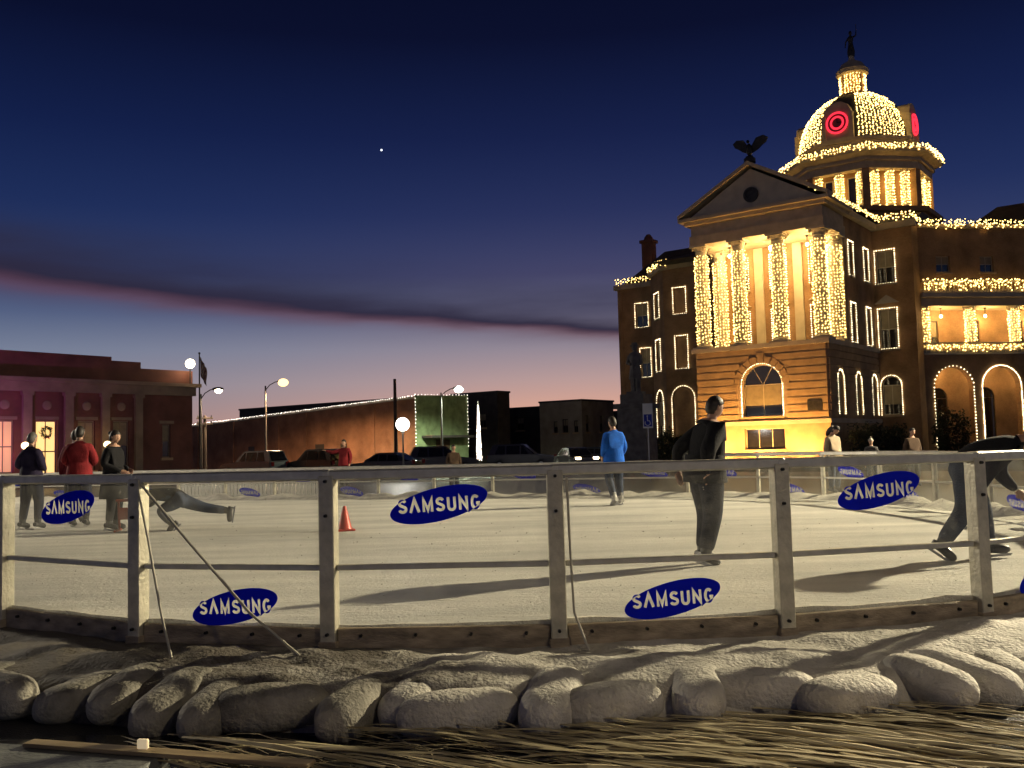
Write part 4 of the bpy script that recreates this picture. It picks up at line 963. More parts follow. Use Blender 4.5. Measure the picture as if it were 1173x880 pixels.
for i in range(420):
    a = rr_.uniform(0, 6.283); r_ = .27 + rr_.gauss(0, .05); c = Vector((r_ * math.cos(a), .05 + rr_.uniform(-.06, .03), 3.1 + r_ * math.sin(a))); d1 = Vector((rr_.uniform(-1, 1), rr_.uniform(-1, 1), rr_.uniform(-1, 1))) * .05; d2 = Vector((rr_.uniform(-1, 1), rr_.uniform(-1, 1), rr_.uniform(-1, 1))) * .03
    q.add([c - d1, c + d2, c + d1, c - d2], [(0, 1, 2, 3)])
q.build('needles', mat('wreath_green', (.02, .035, .015), .8), wr)
q = MB(); q.prism([(-.1, -.06, 2.86), (.1, -.06, 2.86), (.14, -.06, 2.7), (0, -.06, 2.8), (-.14, -.06, 2.7)], (0, .02, 0)); q.build('bow', mat('red_bow', (.3, .02, .02), .6), wr)
for c_ in (3.79, 5.9, 8.1, 10.44, 12.7, 15.0, 17.3):
    q = MB(); fP.box(q, px_(c_) - .24, px_(c_) + .24, -.2, .02, .6, 5.35); pl = q.build('pilaster', po_stone, PO)
    q = MB(); fP.box(q, px_(c_) - .32, px_(c_) + .32, -.27, .02, 5.15, 5.36); q.build('capital', po_stone, pl); q = MB(); fP.box(q, px_(c_) - .32, px_(c_) + .32, -.28, .02, .3, .6); q.build('base', po_stone, pl)
for c_ in (4.85, 7.0, 9.3, 11.6, 13.9):
    q = MB(); fP.box(q, px_(c_) - .66, px_(c_) + .66, -.06, .02, 3.79, 3.97); q.build('lintel', po_stone, PO)
    q = MB(); q.lathe([(0, 0), (.26, 0), (.26, .03), (.18, .06), (0, .07)], 18); m_o = link('medallion', q.mesh('medallion', po_stone), PO, (-c_, -.002, 4.6)); m_o.rotation_euler.x = rad(90)
q = MB(); fP.box(q, px_(1.85) - .5, px_(1.85) + .5, -.05, .02, 3.6, 3.78); q.build('lintel', po_stone, PO)
q = MB(); fP.box(q, -.1, 26.12, -.24, .3, 5.36, 5.9); q.build('entablature', po_stone, PO)
q = MB(); fP.box(q, -.3, 26.35, -.5, .3, 5.9, 6.12); q.build('cornice', po_stone, PO)
q = MB(); fP.box(q, 0, 20.5, -.05, .35, 6.12, 7.55); q.build('parapet', redbrick, PO); q = MB(); fP.box(q, 20.5, 22.4, -.03, .35, 6.12, 7.33); q.build('parapet', redbrick, PO)
q = MB(); fP.box(q, 22.4, 26.02, -.01, .35, 6.12, 6.95); q.build('parapet', redbrick, PO)
q = MB(); fP.box(q, .1, 25.9, .4, 13.9, 5.8, 6.3); q.build('roof', roof_m, PO)
def globe_lamp(label, loc, h, r, m, power, col, cat='street lamp', group=None):
    o = thing('globe_lamp', label, cat, loc, 0, group)
    q = MB(); q.lathe([(.16, 0), (.16, .1), (.09, .25), (.055, .5), (.045, h - r - .12), (.1, h - r - .06), (.1, h - r + .02)], 12); q.build('post', polemat, o, 50)
    q = MB(); q.ball((0, 0, h), r, 16, 10); q.build('globe', m, o, 60)
    if power: light('globe_light', 'POINT', o, (0, -r - .25, h), power, col, .2)
    return o
def pow_(s_, d_): v_ = Matrix.Rotation(rad(53), 3, 'Z') @ Vector((-s_, -d_, 0)); return (-20.4 + v_.x, 60 + v_.y, 0)
for s_, nm in ((11.0, 'left'), (6.35, 'right')):
    globe_lamp('warm globe lantern %s of the lit post office door' % nm, pow_(s_, 1.1), 2.35, .2, emat('post_office_globe', (1., .72, .32), 6.), 18, (1., .65, .3), group='lanterns by the post office door')
# added purple lamp on the post office wall, imitating a lens flare
pf = thing('flare_lamp', 'added purple lamp mimicking lens flare on the post office wall', 'floodlight', pow_(15.5, 4.5), rad(53))
q = MB(); q.bbox(-.15, .15, -.1, .1, .1, .34, .01); q.build('housing', polemat, pf); q = MB(); q.box(-.12, .12, .102, .11, .13, .31); q.build('lens', emat('purple_lens', (.7, .1, 1.), 3.), pf)
light('purple_flare', 'SPOT', pf, (0, .2, .25), 1100, (.75, .10, .9), .15, (2.0, 4.5, 4.5), 110, .9)
# --- long brick warehouse with sloping parapet and painted front
WH = thing('warehouse', 'long low brick warehouse with lit roof edge and green painted front', 'building', (-8.3, 80., 0), CROT)
q = MB(); zt = lambda x: 6.05 + (x / 31.5) * 1.35
wx = (0, -42); q.add([(0, 0, 0), (-42, 0, 0), (-42, 0, zt(-42)), (0, 0, zt(0))], [(0, 1, 2, 3)]); q.add([(0, 7, 0), (-42, 7, 0), (-42, 7, zt(-42)), (0, 7, zt(0))], [(0, 1, 2, 3)]); q.add([(-42, 0, 0), (-42, 7, 0), (-42, 7, zt(-42)), (-42, 0, zt(-42))], [(0, 1, 2, 3)])
q.build('side_wall', orangebrick, WH)
q = MB(); q.add([(0, 0, 0), (0, 7, 0), (0, 7, 6.35), (0, 0, 6.2)], [(0, 1, 2, 3)]); q.build('front_wall', mat('green_plaster', (.19, .25, .12), .85, .3, 1.5, .3, 20.), WH)
q = MB(); q.add([(-.02, .2, 5.7), (-42, .2, zt(-42) - .3), (-42, 6.9, zt(-42) - .3), (-.02, 6.9, 5.7)], [(0, 1, 2, 3)]); q.build('roof', roof_m, WH)
q = MB(); q.prism([(-.02, -.06, zt(0) - .12), (-42, -.06, zt(-42) - .12), (-42, -.06, zt(-42) + .05), (-.02, -.06, zt(0) + .05)], (0, .3, 0)); q.build('coping', cream, WH)
fW = Face((0, 0), (0, 1)); fW2 = Face((-42, 0), (1, 0))
for o in ((1.4, 2.2, 2.8, 4.1),): fW.window(WH, o, .02, mull=0)
q = MB(); fW.box(q, .8, 6.4, -1.2, -.02, 2.55, 2.75); q.build('awning', roof_m, WH)
q = MB(); fW.box(q, 2.6, 4.4, -.05, .02, 0, 2.4); q.build('door', door_m, WH)
for x_, w_ in ((12, .9), (20, .9), (30, 1.2), (33.2, .8)):
    q = MB(); fW2.box(q, x_ - w_ / 2, x_ + w_ / 2, -.04, .0, 0, 2.3); q.build('door', darkframe, WH)
for x_ in (5, 11, 17, 24, 28, 37):
    q = MB(); fW2.box(q, x_ - .2, x_ + .2, -.09, .0, 0, zt(x_ - 42) - .15); q.build('buttress', orangebrick, WH)
def wstr(label, poly, step=.3, r=.055, m=bulbk): bulbs([poly], along(poly, step), label, None, r=r, m=m, loc=(-8.3, 80., 0), rz=CROT, jit=.03)
wstr('white lights running along the long warehouse roof edge', [(0, -.1, zt(0) + .1), (-42, -.1, zt(-42) + .1)], .26, .05)
wstr('white lights down the left corner of the green front', [(.06, .0, 6.25), (.06, .0, .5)], .3)
wstr('white lights down the right edge of the green front', [(.06, 6.95, 6.4), (.06, 6.95, 1.8)], .3, .045)
wstr('white lights across the top of the green front', [(.06, .0, 6.25), (.06, 6.95, 6.4)], .4, .04)
def plain_building(name, label, loc, w, d, h, m, wn=(), side=(), cat='building', step=None):
    o = thing(name, label, cat, loc, CROT); fF = Face((-w, 0), (1, 0)); fS = Face((0, 0), (0, 1)); q = MB()
    fF.wall(q, 0, w, 0, h, wn, .15); fS.wall(q, 0, d, 0, h, side, .15); q.add([(-w, 0, 0), (-w, d, 0), (-w, d, h), (-w, 0, h)], [(0, 1, 2, 3)]); q.add([(0, d, 0), (-w, d, 0), (-w, d, h), (0, d, h)], [(0, 1, 2, 3)]); q.build('wall', m, o)
    for k in wn: fF.window(o, k, .08, fm=darkframe)
    for k in side: fS.window(o, k, .08, fm=darkframe)
    q = MB(); q.box(-w + .1, -.1, .1, d - .1, h - .5, h - .4); q.build('roof', roof_m, o)
    for f_, l_ in ((fF, w), (fS, d)):
        q = MB(); f_.box(q, -.06, l_ + .06, -.1, .22, h, h + .18 + (.004 if f_ is fS else 0)); q.build('coping', roof_m, o)
    return o
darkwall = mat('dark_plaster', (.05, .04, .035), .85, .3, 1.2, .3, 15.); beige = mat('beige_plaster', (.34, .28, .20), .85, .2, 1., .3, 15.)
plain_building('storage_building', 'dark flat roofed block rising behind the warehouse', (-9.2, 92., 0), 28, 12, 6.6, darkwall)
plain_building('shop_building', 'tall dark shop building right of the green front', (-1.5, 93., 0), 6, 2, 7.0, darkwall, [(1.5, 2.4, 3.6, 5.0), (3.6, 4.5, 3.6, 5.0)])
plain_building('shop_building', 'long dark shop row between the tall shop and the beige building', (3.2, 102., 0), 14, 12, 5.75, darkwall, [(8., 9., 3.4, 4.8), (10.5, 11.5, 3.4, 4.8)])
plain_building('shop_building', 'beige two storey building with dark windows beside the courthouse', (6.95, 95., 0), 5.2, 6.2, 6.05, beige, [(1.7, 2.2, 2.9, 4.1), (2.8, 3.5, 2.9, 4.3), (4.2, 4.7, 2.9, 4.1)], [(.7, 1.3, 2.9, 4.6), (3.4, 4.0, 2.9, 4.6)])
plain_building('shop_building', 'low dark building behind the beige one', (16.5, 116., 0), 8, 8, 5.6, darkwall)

# ================================================================== STREET FURNITURE
def cobra_lamp(label, x, y, h, arm, m, power, col, base_z=0, rl=.28):
    o = thing('street_lamp', label, 'street lamp', (x, y, 0), 0, 'lit street lamps')
    q = MB(); q.tube([(0, 0, 0), (0, 0, h)], [.11, .06], 10); q.build('pole', polemat, o, 50)
    s_ = 1 if arm > 0 else -1
    q = MB(); q.tube([(0, 0, h - .35), (arm * .3, 0, h + .05), (arm * .7, 0, h + .28), (arm, 0, h + .32)], .035, 8); q.build('arm', polemat, o, 50)
    q = MB(); q.ball((arm + s_ * .25, 0, h + .34), (.42, .2, .13), 12, 6); q.build('lamp_head', polemat, o, 60)
    q = MB(); q.ball((arm + s_ * .3, 0, h + .22), (rl, rl * .8, rl * .75), 12, 8); q.build('lens', m, o, 60)
    light('lamp_light', 'SPOT', o, (arm + s_ * .3, 0, h - .12), power, col, .25, (arm + s_ * .3, 0, 0), 165, .4)
    return o
cobra_lamp('street lamp with orange glow in front of the warehouse wall', -19.4, 74., 6.9, 1.1, lampsod, 14000, (1., .64, .34), rl=.42)
cobra_lamp('street lamp with greenish white glow above the green front', -5.6, 74., 6.0, 1.1, lampcool, 7000, (.9, 1., .75), rl=.36)
cobra_lamp('street lamp leaning right beside the flagpole', -22.0, 66.5, 5.9, .95, lampglass, 1500, (1., .75, .5))
rl = thing('roof_floodlight', 'round white lamp on the post office roof corner', 'floodlight', pow_(.35, .3), rad(53))
q = MB(); q.tube([(0, 0, 6.1), (0, 0, 7.2)], .04, 8); q.build('bracket', polemat, rl); q = MB(); q.ball((0, 0, 7.4), .3, 14, 8); q.build('globe', lampglass, rl, 60)
light('roof_light', 'POINT', rl, (0, -.5, 7.5), 110, (1., .75, .5), .2)
globe_lamp('bright white globe lamp in front of the dark parked cars', (-5.85, 50., 0), 2.95, .36, emat('white_globe', (1., .97, .9), 12.), 350, (1., .95, .85))
fp = thing('flagpole', 'flagpole with a limp flag at the corner of the post office', 'flagpole', (-21.4, 64.4, 0))
q = MB(); q.tube([(0, 0, 0), (0, 0, 8.5)], [.08, .04], 10); q.build('pole', polemat, fp, 50); q = MB(); q.ball((0, 0, 8.57), .08, 10, 6); q.build('finial', bronze, fp, 60)
q = MB(); vs = []
for i in range(9):
    for j in range(7): vs.append((.04 + .055 * i * (1 + .1 * math.sin(j)), .09 * math.sin(i * 1.6 + j * .3), 8.35 - .21 * j - .10 * i))
q.add(vs, [(i * 7 + j, i * 7 + j + 1, (i + 1) * 7 + j + 1, (i + 1) * 7 + j) for i in range(8) for j in range(6)]); q.build('flag', mat('flag_cloth', (.16, .05, .06), .8, .5, 4., col2=(.2, .19, .2)), fp, 60)
def utility_pole(label, x, y, h, arms):
    o = thing('utility_pole', label, 'utility pole', (x, y, 0), .3); q = MB(); q.tube([(0, 0, 0), (0, 0, h)], [.15, .1], 10); q.build('pole', wood, o, 50)
    for z in arms:
        q = MB(); q.bbox(-.55, .55, -.17, -.07, z - .06, z + .06, .01); c = q.build('crossarm', wood, o)
        for x_ in (-.45, .45): q = MB(); q.lathe([(.03, z + .06), (.05, z + .1), (.03, z + .2), (0, z + .2)], 8, (x_, -.12)); q.build('insulator', bolt_m, c)
utility_pole('short wooden pole with two crossarms beside the warehouse', -21.9, 67., 4.4, (4.2, 3.8))
utility_pole('tall bare wooden pole behind the white globe lamp', -8.1, 65., 6.5, ())
sp_o = thing('light_spire', 'narrow glowing white spire of lights among the dark shops', 'light spire', (-2.75, 75., 0))
q = MB(); q.tube([(0, 0, 0), (0, 0, 5.3)], [.06, .03], 8); q.build('pole', polemat, sp_o)
q = MB(); rp = random.Random(9)
for i in range(300):
    t_ = i / 300; a = i * 2.4; r_ = (.20 * (1 - t_) + .02) * rp.uniform(.5, 1.3); q.octa((r_ * math.cos(a), r_ * math.sin(a), .6 + 4.4 * t_), rp.uniform(.025, .05))
tag(q.build('bulbs', bulbk, sp_o), kind='stuff')
# accessible parking sign
sg = thing('parking_sign', 'white parking sign with blue wheelchair panel on a thin post', 'sign', (5.72, 40., 0), rad(-8))
q = MB(); q.tube([(0, .03, 0), (0, .03, 3.3)], .025, 8); q.build('post', steel, sg, 50)
q = MB(); q.bbox(-.21, .21, -.005, .005, 2.25, 3.3, .003); pn = q.build('panel', white_v, sg)
q = MB(); q.box(-.17, .17, -.009, -.006, 2.32, 2.84); q.build('blue_field', mat('sign_blue', (.01, .03, .35), .5), pn)
q = MB(); q.prism([(.03 * math.cos(6.283 * k / 12) - .02, -.012, 2.76 + .03 * math.sin(6.283 * k / 12)) for k in range(12)], (0, .002, 0))
for k in range(14):
    a0, a1 = rad(150 + 15 * k), rad(150 + 15 * (k + 1)); q.prism([(r_ * math.cos(a_) - .01, -.012, 2.48 + r_ * math.sin(a_)) for r_, a_ in ((.10, a0), (.10, a1), (.125, a1), (.125, a0))], (0, .002, 0))
q.prism([(-.035, -.012, 2.72), (-.005, -.012, 2.72), (.0, -.012, 2.56), (-.03, -.012, 2.56)], (0, .002, 0)); q.prism([(-.03, -.013, 2.575), (.08, -.013, 2.575), (.08, -.013, 2.55), (-.03, -.013, 2.55)], (0, .002, 0)); q.prism([(.06, -.012, 2.55), (.085, -.012, 2.55), (.13, -.012, 2.41), (.105, -.012, 2.4)], (0, .002, 0))
q.build('wheelchair_symbol', white_v, pn)
# soldier monument
mo = thing('monument', 'grey stone soldier statue on a tall pedestal left of the courthouse', 'monument', (6.05, 46., 0), rad(-30))
q = MB(); q.box(-1.1, 1.1, -1.1, 1.1, 0, .35); q.box(-.9, .9, -.9, .9, .35, .8); q.box(-.72, .72, -.72, .72, .8, 3.3); q.box(-.86, .86, -.86, .86, 3.3, 3.55); q.box(-.6, .6, -.6, .6, 3.55, 4.0); q.build('pedestal', statue_m, mo)
st = MB(); z0 = 4.0
st.box(-.38, .38, -.32, .32, z0, z0 + .14)
for sx in (-.13, .13): st.tube([(sx, 0, z0 + .14), (sx, -.03, z0 + .7), (sx * .8, 0, z0 + 1.25)], [.12, .13, .17], 10)
st.lathe([(.33, z0 + .75), (.27, z0 + 1.25), (.24, z0 + 1.5), (.31, z0 + 1.85), (.27, z0 + 2.02), (.1, z0 + 2.1), (.09, z0 + 2.16)], 12)
st.ball((0, -.02, z0 + 2.32), (.14, .16, .19), 12, 8); st.lathe([(.24, z0 + 2.38), (.235, z0 + 2.41), (.15, z0 + 2.42), (.13, z0 + 2.54), (0, z0 + 2.56)], 14)
st.tube([(.27, 0, z0 + 1.92), (.36, -.06, z0 + 1.55), (.14, -.28, z0 + 1.3)], [.1, .085, .06], 8); st.tube([(-.27, 0, z0 + 1.92), (-.38, -.04, z0 + 1.55), (-.1, -.3, z0 + 1.45)], [.1, .085, .06], 8)
st.tube([(.05, -.36, z0 + .14), (.02, -.32, z0 + 1.75)], [.035, .02], 6); st.build('soldier', statue_m, mo, 60)
# white picket fence beyond the far boards
pk = thing('picket_fence', 'low white picket fence beyond the far boards at left', 'fence', (-10.6, 29.8, 0), rad(-19))
wp = mat('white_paint', (.62, .60, .55), .6, .1, 6.); pm_ = MB(); pm_.prism([(-.045, -.01, .05), (.045, -.01, .05), (.045, -.01, 1.02), (0, -.01, 1.1), (-.045, -.01, 1.02)], (0, .02, 0)); pme = pm_.mesh('picket', wp)
for z in (.3, .85): q = MB(); q.box(0, 5.2, .012, .05, z, z + .08); q.build('rail', wp, pk)
for i in range(40): link('picket', pme, pk, (.06 + i * .13, 0, 0))
# shrubs and hedge in front of the courthouse
leaf_m = mat('dark_leaves', (.022, .034, .014), .7, .5, 6.)
def shrub(name, label, cat, loc, rz, sx, sy, sz, n, leaf=.09, seed=1, box=False):
    o = thing(name, label, cat, loc, rz); r_ = random.Random(seed); q = MB()
    for k in range(9): a = r_.uniform(0, 6.28); q.tube([(0 if not box else r_.uniform(-sx, sx) * .8, 0, 0), (sx * .5 * math.cos(a), sy * .5 * math.sin(a), sz * 1.2)], [.05, .015], 5)
    q.build('stem', wood, o); q = MB()
    for i in range(n):
        if box: c = Vector((r_.uniform(-sx, sx), r_.uniform(-sy, sy), r_.uniform(.05, 2 * sz)))
        else:
            v_ = Vector((r_.gauss(0, 1), r_.gauss(0, 1), r_.gauss(0, 1))).normalized() * r_.uniform(.45, 1) ** .6; c = Vector((v_.x * sx, v_.y * sy, sz + v_.z * sz))
        k = 1 + .25 * mnoise.noise(c * 1.7 + Vector((seed, 0, 0))); c = Vector((c.x * k, c.y * k, c.z * k))
        d1 = Vector((r_.uniform(-1, 1), r_.uniform(-1, 1), r_.uniform(-.6, 1))).normalized() * leaf; d2 = d1.cross(Vector((r_.uniform(-1, 1), r_.uniform(-1, 1), 1))).normalized() * leaf * .5
        q.add([c - d1, c + d2, c + d1, c - d2], [(0, 1, 2, 3)])
    tag(q.build('foliage', leaf_m, o), kind='stuff'); return o
shrub('hedge', 'dark clipped hedge along the right flank of the portico', 'hedge', chw(1.6, 5.0), CROT + rad(90), 5.0, .6, 1.15, 7000, .10, 2, True)
shrub('shrub', 'dark rounded shrub in front of the arcade door', 'shrub', chw(4.6, 11.6), 0, 1.3, 1.3, 1.7, 3500, .10, 3)
shrub('shrub', 'dark loose shrub left of the portico base', 'shrub', chw(-11.2, -1.0), 0, 1.4, 1.2, 1.25, 3200, .10, 4)
shrub('hedge', 'dark hedge below the left bay of the courthouse', 'hedge', chw(-15.5, 10.5), CROT, 4.5, .7, 1.0, 5000, .10, 6, True)
# ================================================================== PARKED CARS
def car(label, x, y, rz, paint, suv=True, headlights=False):
    o = thing('parked_car', label, 'car', (x, y, 0), rz, 'cars parked beyond the rink'); pm = mat('car_paint', paint, .25, spec=.7)
    Lc, Wc, H1, H2 = (4.9, 1.9, 1.05, 1.80) if suv else (4.6, 1.78, .92, 1.45); h = Lc / 2
    low = [(-h, .45), (-h + .05, .8), (-h + .1, H1 - .02), (h - 1.45, H1), (h - .2, H1 - .16), (h, .75), (h, .4), (h - .6, .3), (-h + .6, .3)]
    q = MB(); q.prism([(a, -Wc / 2, b) for a, b in low], (0, Wc, 0)); me = q.mesh('body', pm)
    bm = bmesh.new(); bm.from_mesh(me); bmesh.ops.bevel(bm, geom=bm.edges[:], offset=.06, segments=2, affect='EDGES'); bm.to_mesh(me); bm.free(); me.shade_smooth(); me.set_sharp_from_angle(angle=rad(40)); link('body', me, o)
    top = [(-h + .12, H1 - .03), (-h + .45, H2 - .05), (-h + .8, H2), (h - 2.5, H2), (h - 2.2, H2 - .05), (h - 1.45, H1 - .03)] if suv else [(-h + .5, H1 - .03), (-h + 1.3, H2 - .04), (-h + 1.7, H2), (h - 2.2, H2), (h - 1.9, H2 - .05), (h - 1.1, H1 - .03)]
    vs = [(a, -Wc / 2 + .06 + (.17 if b > H1 + .1 else 0), b) for a, b in top] + [(a, Wc / 2 - .06 - (.17 if b > H1 + .1 else 0), b) for a, b in top]; n = 6
    q = MB(); q.add(vs, [tuple(range(n)), tuple(range(2 * n - 1, n - 1, -1))] + [(i, (i + 1) % n, n + (i + 1) % n, n + i) for i in range(n)]); q.build('cabin', pm, o, 30)
    xs_ = [top[0][0] + .45, (top[2][0] + top[3][0]) / 2 - .2, top[3][0] + .05, top[5][0] - .35]
    for sd in (-1, 1):
        yb = sd * (Wc / 2 - .055); yt = sd * (Wc / 2 - .215)
        for a, b in zip(xs_, xs_[1:]):
            a2 = a + .06 + (.22 if a == xs_[0] else 0); b2 = b - .06 - (.42 if b == xs_[-1] else 0)
            q = MB(); q.add([(a + .06, yb, H1 + .04), (b - .06, yb, H1 + .04), (b2, yt, H2 - .12), (a2, yt, H2 - .12)] + [(p_[0], p_[1] - sd * .05, p_[2]) for p_ in ((a + .06, yb, H1 + .04), (b - .06, yb, H1 + .04), (b2, yt, H2 - .12), (a2, yt, H2 - .12))], [(0, 1, 2, 3), (7, 6, 5, 4), (0, 4, 5, 1), (1, 5, 6, 2), (2, 6, 7, 3), (3, 7, 4, 0)])
            for i_ in range(len(q.v)): x_, y_, z_ = q.v[i_]; q.v[i_] = (x_, y_ + sd * .012, z_)
            q.build('side_window', glass_d, o)
    for (A, B), nm in (((top[5], top[4]), 'windscreen'), ((top[0], top[1]), 'rear_window')):
        sx = .012 if nm == 'windscreen' else -.012
        q = MB(); q.prism([(A[0] + sx, -Wc / 2 + .18, A[1] + .06), (A[0] + sx, Wc / 2 - .18, A[1] + .06), (B[0] + sx, Wc / 2 - .32, B[1] - .03), (B[0] + sx, -Wc / 2 + .32, B[1] - .03)], (sx * .6, 0, .004)); q.build(nm, glass_d, o)
    for wx in (-h + .95, h - .95):
        for sd in (-1, 1):
            q = MB(); y0 = sd * (Wc / 2 - .2); y1 = sd * (Wc / 2 + .01); q.tube([(wx, y0, .35), (wx, y1, .35)], .35, 18); wh = q.build('wheel', rubber, o, 40); q = MB(); q.tube([(wx, y1 - sd * .02, .35), (wx, y1 + sd * .012, .35)], [.2, .18], 14); q.build('rim', steel, wh, 40)
    for sd in (-1, 1):
        q = MB(); q.bbox(h - .12, h + .015, sd * .62 - .18, sd * .62 + .18, .66, .82, .02); q.build('headlight', lampglass if headlights else mat('headlight_glass', (.4, .4, .4), .1), o)
        q = MB(); q.bbox(-h - .012, -h + .1, sd * .72 - .12, sd * .72 + .12, .72, 1.0, .02); q.build('taillight', mat('taillight_glass', (.2, .01, .01), .2), o)
    return o
car('dark grey estate car parked side on before the warehouse', -18.1, 66., rad(150), (.09, .09, .095))
car('black off road car parked under the orange street lamp', -13.6, 65., rad(145), (.012, .012, .013))
car('dark low car parked left of the white globe lamp', -8.1, 60., rad(160), (.03, .028, .028), False)
car('dark car parked in front of the green front', -5.0, 66., rad(10), (.035, .03, .03))
car('dark car facing the rink with headlights on', 4.2, 64., rad(-75), (.06, .06, .065), False, True)
car('dark low car parked before the beige building', 6.6, 70., rad(-20), (.05, .05, .055), False)
car('dark car standing among the shops right of the light spire', .6, 68., rad(-10), (.03, .03, .03))
# evening star
st = MB(); st.ball((0, 0, 0), .95, 10, 6); so = st.build('evening_star', emat('starlight', (.85, .92, 1.), 2.5)); so.location = Vector((0, 0, EYE)) + (_fw + _r * ((437 - 586.5) / 1080) - _u * ((172 - 440) / 1080)) * 900
tag(so, 'single bright white evening star alone in the dark sky', 'star')

# ================================================================== PEOPLE
skin_m = mat('skin', (.42, .24, .16), .55, .08, 9.)
hair_d = mat('dark_hair', (.018, .012, .009), .6, .3, 30.); hair_g = mat('grey_hair', (.10, .09, .085), .6, .3, 30.)
boot_m = mat('skate_boot', (.02, .02, .022), .4, .2, 8.); bootw_m = mat('pale_skate_boot', (.34, .33, .31), .45, .15, 8.)
eye_m = mat('eye', (.02, .015, .012), .2)
def cloth(name, c): return mat(name, c, .9, .22, 7., .5, 60., spec=.2)
STAND = dict(pelvis=(0, 0, .97), waist=(0, 0, 1.10), chest=(0, .01, 1.30), nb=(0, .015, 1.46), neck=(0, 0, 1.54), head=(0, -.02, 1.655),
             shl=(.17, .01, 1.385), ell=(.235, .03, 1.14), wrl=(.24, -.05, .90), shr=(-.17, .01, 1.385), elr=(-.235, .03, 1.14), wrr=(-.24, -.05, .90),
             hpl=(.095, 0, .93), knl=(.105, -.03, .52), anl=(.11, .02, .13), hpr=(-.095, 0, .93), knr=(-.105, -.03, .52), anr=(-.11, .02, .13))
RADI = dict(pelvis=.155, waist=.14, chest=.165, nb=.098, neck=.058, shl=.085, shr=.085, ell=.06, elr=.06, wrl=.042, wrr=.042, hpl=.11, hpr=.11, knl=.075, knr=.075, anl=.055, anr=.055)
EDG = [('pelvis', 'waist'), ('waist', 'chest'), ('chest', 'nb'), ('nb', 'neck'), ('chest', 'shl'), ('shl', 'ell'), ('ell', 'wrl'), ('chest', 'shr'), ('shr', 'elr'), ('elr', 'wrr'),
       ('pelvis', 'hpl'), ('hpl', 'knl'), ('knl', 'anl'), ('pelvis', 'hpr'), ('hpr', 'knr'), ('knr', 'anr')]
def seg_d(p, a, b):
    ab = b - a; t_ = max(0, min(1, (p - a).dot(ab) / max(1e-9, ab.length_squared))); return (p - a - ab * t_).length
def add_hand(mb, w, e, side, curl=.5):
    d = (w - e).normalized(); ref = Vector((0, -1, 0)) if abs(d.y) < .8 else Vector((0, 0, 1))
    x = d.cross(ref).normalized() * side; nrm = x.cross(d).normalized() * side
    if nrm.length < .5: nrm = Vector((1, 0, 0))
    c = w + d * .045
    vs = []
    for k, (wd, th) in enumerate(((.026, .02), (.036, .017), (.042, .014), (.038, .011))):
        o_ = w + d * (.0 + .028 * k)
        for a in range(8): vs.append(o_ + nrm * wd * math.cos(.785 * a) + x * th * math.sin(.785 * a))
    mb.add(vs, [(k * 8 + a, k * 8 + (a + 1) % 8, k * 8 + 8 + (a + 1) % 8, k * 8 + 8 + a) for k in range(3) for a in range(8)] + [tuple(range(7, -1, -1)), tuple(range(24, 32))])
    for f_, (off, ln) in enumerate(((-.030, .062), (-.010, .075), (.010, .070), (.029, .055))):
        b0 = w + d * .08 + nrm * off; d2 = (d + x * curl * .5).normalized(); d3 = (d + x * curl * 1.5).normalized()
        mb.tube([b0, b0 + d2 * ln * .5, b0 + d2 * ln * .5 + d3 * ln * .5], [.0095, .0088, .0065], 6)
    t0 = w + d * .02 - nrm * .024; mb.tube([t0, t0 + (d * .6 - nrm * .8 + x * .2).normalized() * .035, t0 + (d * .6 - nrm * .8 + x * .2).normalized() * .035 + (d + x * .4).normalized() * .03], [.012, .011, .008], 6)
